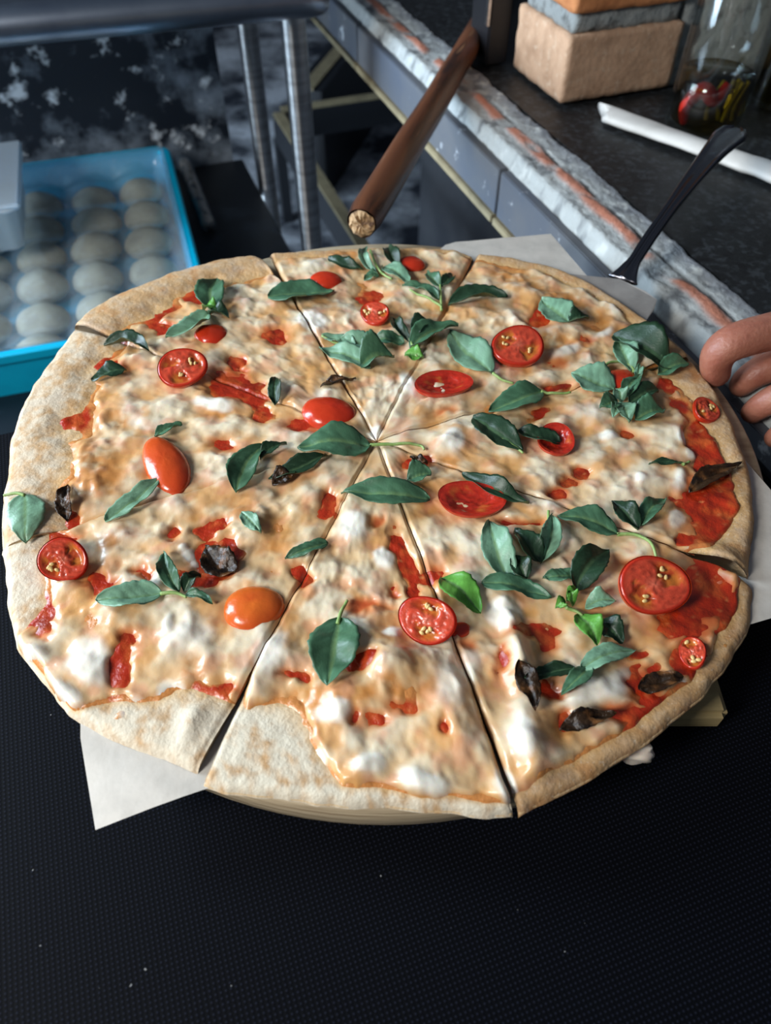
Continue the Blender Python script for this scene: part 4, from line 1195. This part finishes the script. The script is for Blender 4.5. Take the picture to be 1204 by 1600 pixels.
BASIL = [
 ('basil_leaf', 'small dark curled basil leaf farthest from the camera, left of the far sprig', [(512,401,566,416,15,-.12,.5,1,0)], []),
 ('basil_sprig', 'small basil sprig at the far edge touching a red tomato half', [(590,424,574,384,15,.2,.6,3,2),(598,412,640,441,24,.05,.35,1,2),(622,414,607,384,22,.1,.7,3,0),(592,424,568,430,12,0,.3,1,1)], [[(578,388),(588,410),(600,424),(612,432)]]),
 ('basil_sprig', 'basil sprig with upright tip over the far cut line', [(688,448,667,420,17,.1,.5,3,1),(690,446,707,428,15,-.1,.5,3,0),(686,464,628,444,15,-.1,.4,1,1),(700,470,793,464,25,.06,.55,2,0)], [[(690,478),(689,460),(687,440)],[(690,472),(668,461),(640,450)]]),
 ('basil_leaf', 'large flat dark-mottled basil leaf in front of a far tomato half', [(418,463,522,450,38,0,.12,1.5,1)], []),
 ('basil_sprig', 'big spreading basil sprig in the far middle of the pizza', [(556,541,502,520,20,-.1,.2,1,2),(585,538,530,524,26,0,.2,1,2),(578,569,498,540,26,-.05,.25,1,2),(563,568,616,553,34,.1,.8,3,1),(638,530,614,496,18,.1,.7,4,0),(646,526,680,505,20,.2,.6,3,0),(632,532,580,528,14,0,.4,2,1),(640,540,716,508,30,.08,.5,3,1),(632,548,662,556,16,0,.4,1,3)], [[(652,554),(644,536),(636,518)],[(560,545),(530,530),(502,519)]]),
 ('basil_leaf', 'long pale basil leaf pointing from the spreading sprig, stem beside round tomato', [(768,580,702,516,44,.06,.18,2,2)], [[(770,580),(784,588),(803,593)]]),
 ('basil_sprig', 'dark folded basil tuft on the far left slice over a tomato', [(330,484,338,430,46,.05,.45,3,1),(326,488,258,526,28,.12,.45,2,2),(326,490,358,496,20,.1,.6,3,0),(318,480,340,486,16,0,.5,4,3)], []),
 ('basil_leaf', 'thin arched basil leaf on the left slice just below its cut', [(160,534,233,547,24,.14,.75,3,0)], []),
 ('basil_leaf', 'short dark green basil leaf lying on the left crust edge', [(196,573,140,588,24,0,.3,1.5,0)], []),
 ('basil_leaf', 'tiny upright basil leaf left of the peeling tomato', [(428,626,430,587,22,0,.5,2,0)], []),
 ('basil_leaf', 'small narrow basil leaf above the long orange-red tomato', [(240,679,283,657,15,.05,.4,1.5,1)], []),
 ('basil_leaf', 'long narrow pale basil leaf below the orange-red tomato, left slice', [(162,810,253,744,24,-.05,.3,2,2)], []),
 ('basil_leaf', 'broad rounded pale basil leaf hanging over the left rim', [(36,768,36,842,62,.04,-.12,1.5,2)], [[(36,770),(22,766),(2,768)]]),
 ('basil_leaf', 'large basil leaf with a long straight stem at the pizza centre', [(580,690,464,698,46,-.03,.14,2.5,1)], [[(578,690),(620,689),(655,690),(663,697)]]),
 ('basil_sprig', 'folded basil leaf pair left of the long-stemmed leaf', [(368,766,412,694,40,.08,.45,2,1),(406,716,448,692,17,.1,.5,2,0)], []),
 ('basil_leaf', 'slim dark basil leaf tucked under the long-stemmed leaf', [(508,710,418,742,20,.06,.5,1,0)], []),
 ('basil_leaf', 'small pale basil leaf alone on the lower left slice', [(376,796,407,829,24,0,.15,1,2)], []),
 ('basil_leaf', 'small dark-tipped basil leaf alone in front of the centre', [(512,843,444,868,19,.04,.35,1.5,1)], []),
 ('basil_leaf', 'wide folded dark basil leaf left of the hollow central tomato', [(672,774,532,767,40,.03,.40,2.5,1)], []),
 ('basil_leaf', 'short curled basil leaf standing behind the wide folded leaf', [(636,746,674,738,28,.05,.7,2,1)], []),
 ('basil_leaf', 'dark rolled basil leaf behind the wide hollow tomato', [(722,734,826,786,24,-.06,.6,2,0)], []),
 ('basil_leaf', 'basil leaf with pale stem pointing right, above the dark leaf pair', [(848,606,764,636,38,.06,.40,2.5,1)], [[(846,606),(868,608),(893,606)]]),
 ('basil_sprig', 'dark basil leaf pair with one leaf across a tomato half', [(738,650,818,702,36,-.04,.3,2,0),(876,686,806,672,26,.1,.5,3,0)], [[(780,680),(800,692),(818,704)]]),
 ('basil_leaf', 'pale smooth basil leaf over browned cheese on the far right slice', [(888,502,845,469,36,.05,.2,2,2),(888,502,920,494,20,0,.5,2,0)], []),
 ('basil_sprig', 'curved-stem basil sprig with a long dark leaf by the right crust', [(958,520,1052,572,40,-.06,.6,3,0),(1030,577,1079,562,22,.05,.4,3,1),(988,574,966,528,32,.05,.35,3,2),(996,590,1000,566,14,0,.3,2,2)], [[(940,574),(952,562),(976,560),(994,572),(1000,590)],[(990,572),(1010,568)]]),
 ('basil_sprig', 'many-leaved basil sprig over a hidden tomato on the right slice', [(962,604,893,578,42,.05,.25,2,2),(968,622,984,656,28,0,.35,3,2),(966,624,936,638,24,.05,.45,3,1),(976,618,1000,584,26,.05,.5,3,1),(984,624,1030,602,30,0,.55,2,0),(994,648,1038,636,34,.0,.6,3,1),(972,622,962,606,20,0,.3,4,2),(966,630,958,650,22,0,.3,3,2)], [[(968,630),(1000,638),(1020,642)],[(962,604),(990,592),(1002,586)]]),
 ('basil_leaf', 'thin dark basil sliver on white cheese near the right rim', [(1014,722,1072,722,7,.05,.3,.5,0)], [[(1068,722),(1080,714)]]),
 ('basil_sprig', 'basil sprig with bent stem and paired leaves above the large sauce patch', [(968,830,870,808,34,-.08,.35,2.5,1),(998,824,956,780,30,.05,.55,3,0),(1000,818,1041,774,30,.05,.45,3,1)], [[(966,829),(996,832),(1020,850),(1032,886)]]),
 ('basil_sprig', 'V-shaped basil leaf pair right of the wide hollow tomato', [(846,876,802,832,36,.04,.5,4,0),(848,874,862,806,34,-.05,.5,4,2)], [[(858,820),(857,796)]]),
 ('basil_sprig', 'tall pale leaf and low leaf pair at the front right of centre', [(798,908,764,810,46,.06,.35,3,2),(822,902,800,866,30,0,.5,2,0),(752,908,862,932,34,.04,.3,2,1)], []),
 ('basil_leaf', 'bright green veined basil leaf left of the tall pale leaf', [(690,898,752,954,50,.02,.16,3,3)], []),
 ('basil_sprig', 'bright green basil tip with large dark leaf left of the seeded tomato', [(898,918,952,856,50,.05,.35,3,0),(900,896,848,900,24,.05,.35,1.5,1),(884,940,868,948,18,0,.4,4,3),(886,936,900,922,18,0,.4,5,3),(896,942,886,926,16,0,.4,5,3),(916,944,963,938,28,.1,.5,3,2),(904,954,934,1006,38,.03,.25,3,3),(938,962,976,998,34,0,.3,1,0)], [[(886,944),(900,948),(912,956)]]),
 ('basil_sprig', 'basil leaf pair lying across white cheese on the lower right slice', [(906,1046,996,1010,36,.06,.2,3,2),(922,1040,877,1084,32,.02,.3,2,1),(902,1042,818,1062,26,-.04,.4,1.5,0)], []),
 ('basil_leaf', 'big veined basil leaf on the humped front slice', [(530,964,512,1076,80,.0,.16,3,1)], [[(527,972),(534,950),(542,934)]]),
 ('basil_sprig', 'basil sprig with one broad leaf on the lower left slice', [(252,922,150,940,46,.05,.22,2.5,2),(278,922,255,862,30,.06,.5,3,1),(286,922,312,892,20,0,.6,4,0),(288,926,332,942,18,.05,.6,2,1)], [[(250,924),(275,924),(290,930)]]),
]
for b_ in BASIL:
    basil(*b_)
HERBS = [
 ((100,806,106,756,28,.05,.35,2,0), 'blackened basil leaf beside the rounded pale leaf at the left rim', True),
 ((366,890,318,846,48,.1,.3,1,0), 'charred roasted tomato skin on the lower left slice', True),
 ((668,718,640,706,15,.1,.3,1,0), 'small charred herb bit near the pizza centre', True),
 ((424,752,462,736,22,.1,.4,1,0), 'brown baked herb bit below the folded leaf pair', True),
 ((808,1040,836,1112,34,.05,.4,1,0), 'wilted dark leaf tucked in a fold of the lower right slice', True),
 ((876,1136,964,1112,30,.05,.3,1.5,0), 'brown crinkled baked leaf at the lower right rim', True),
 ((1000,1072,1072,1052,34,.05,.3,1,0), 'dark roasted leaf beside the roasted tomato piece', True),
 ((1080,762,1162,716,30,.05,.35,1.5,0), 'olive brown baked leaf at the edge of the right slice', True),
 ((500,600,556,586,14,.05,.3,.5,0), 'dark baked herb under the cheese below the spreading sprig', True),
]
for sp, lb, br in HERBS:
    o = leaf_mesh('baked_herb', sp, None, M['herb'], True)
    tag(o, lb, 'herb', 'baked herbs on the pizza')

# ================================================================ HAND gripping the board from the right
hd = empty('person', P(1240, 600, 0.0)); tag(hd, 'hand with curled fingers gripping the right edge of the pizza board', 'person')
hr = np.array(hd.location)
def hp_(px, py, z): return P(px, py, z) - hr
wrist = hp_(1600, 640, 0.030); palm = hp_(1420, 590, 0.022)
chains = [
 [(hp_(1320, 496, .022), .0150), (hp_(1250, 508, .024), .0142), (hp_(1190, 521, .025), .0130), (hp_(1142, 534, .022), .0138), (hp_(1120, 552, .013), .0128), (hp_(1115, 576, .001), .0112), (hp_(1124, 600, -.012), .0082)],
 [(hp_(1345, 548, .008), .0125), (hp_(1262, 562, .002), .0118), (hp_(1200, 573, -.004), .0120), (hp_(1166, 590, -.013), .0106), (hp_(1144, 616, -.030), .0082)],
 [(hp_(1355, 596, .004), .0120), (hp_(1285, 608, .001), .0112), (hp_(1222, 617, -.004), .0112), (hp_(1190, 632, -.014), .0098), (hp_(1166, 652, -.031), .0076)],
 [(hp_(1365, 650, .002), .0105), (hp_(1300, 660, -.001), .0092), (hp_(1250, 666, -.007), .0088), (hp_(1222, 676, -.016), .0080), (hp_(1202, 690, -.030), .0066)],
 [(hp_(1430, 660, .024), .0155), (hp_(1350, 652, .022), .0140), (hp_(1280, 648, .014), .0130), (hp_(1236, 656, .004), .0115), (hp_(1214, 672, -.004), .0092)],
]
verts, edges, rad = [], [], []
def addv(p, r): verts.append(tuple(p)); rad.append(r); return len(verts) - 1
ip_ = addv(palm, 0.026); iw = addv(wrist, 0.028); edges.append((ip_, iw))
ifa = addv(hp_(2000, 760, 0.06), 0.034); edges.append((iw, ifa))
for ch in chains:
    prev = ip_
    for p, r in ch:
        i = addv(p, r); edges.append((prev, i)); prev = i
me = bpy.data.meshes.new('hand_body'); me.from_pydata(verts, edges, [])
ho = link('hand_body', me, M['skin'], hd)
md = ho.modifiers.new('skin', 'SKIN'); md.use_smooth_shade = True
sk_ = me.skin_vertices[0].data
for i, r in enumerate(rad):
    sk_[i].radius = (r, r); sk_[i].use_root = (i == 0)
sb2 = ho.modifiers.new('sub', 'SUBSURF'); sb2.levels = 2; sb2.render_levels = 2
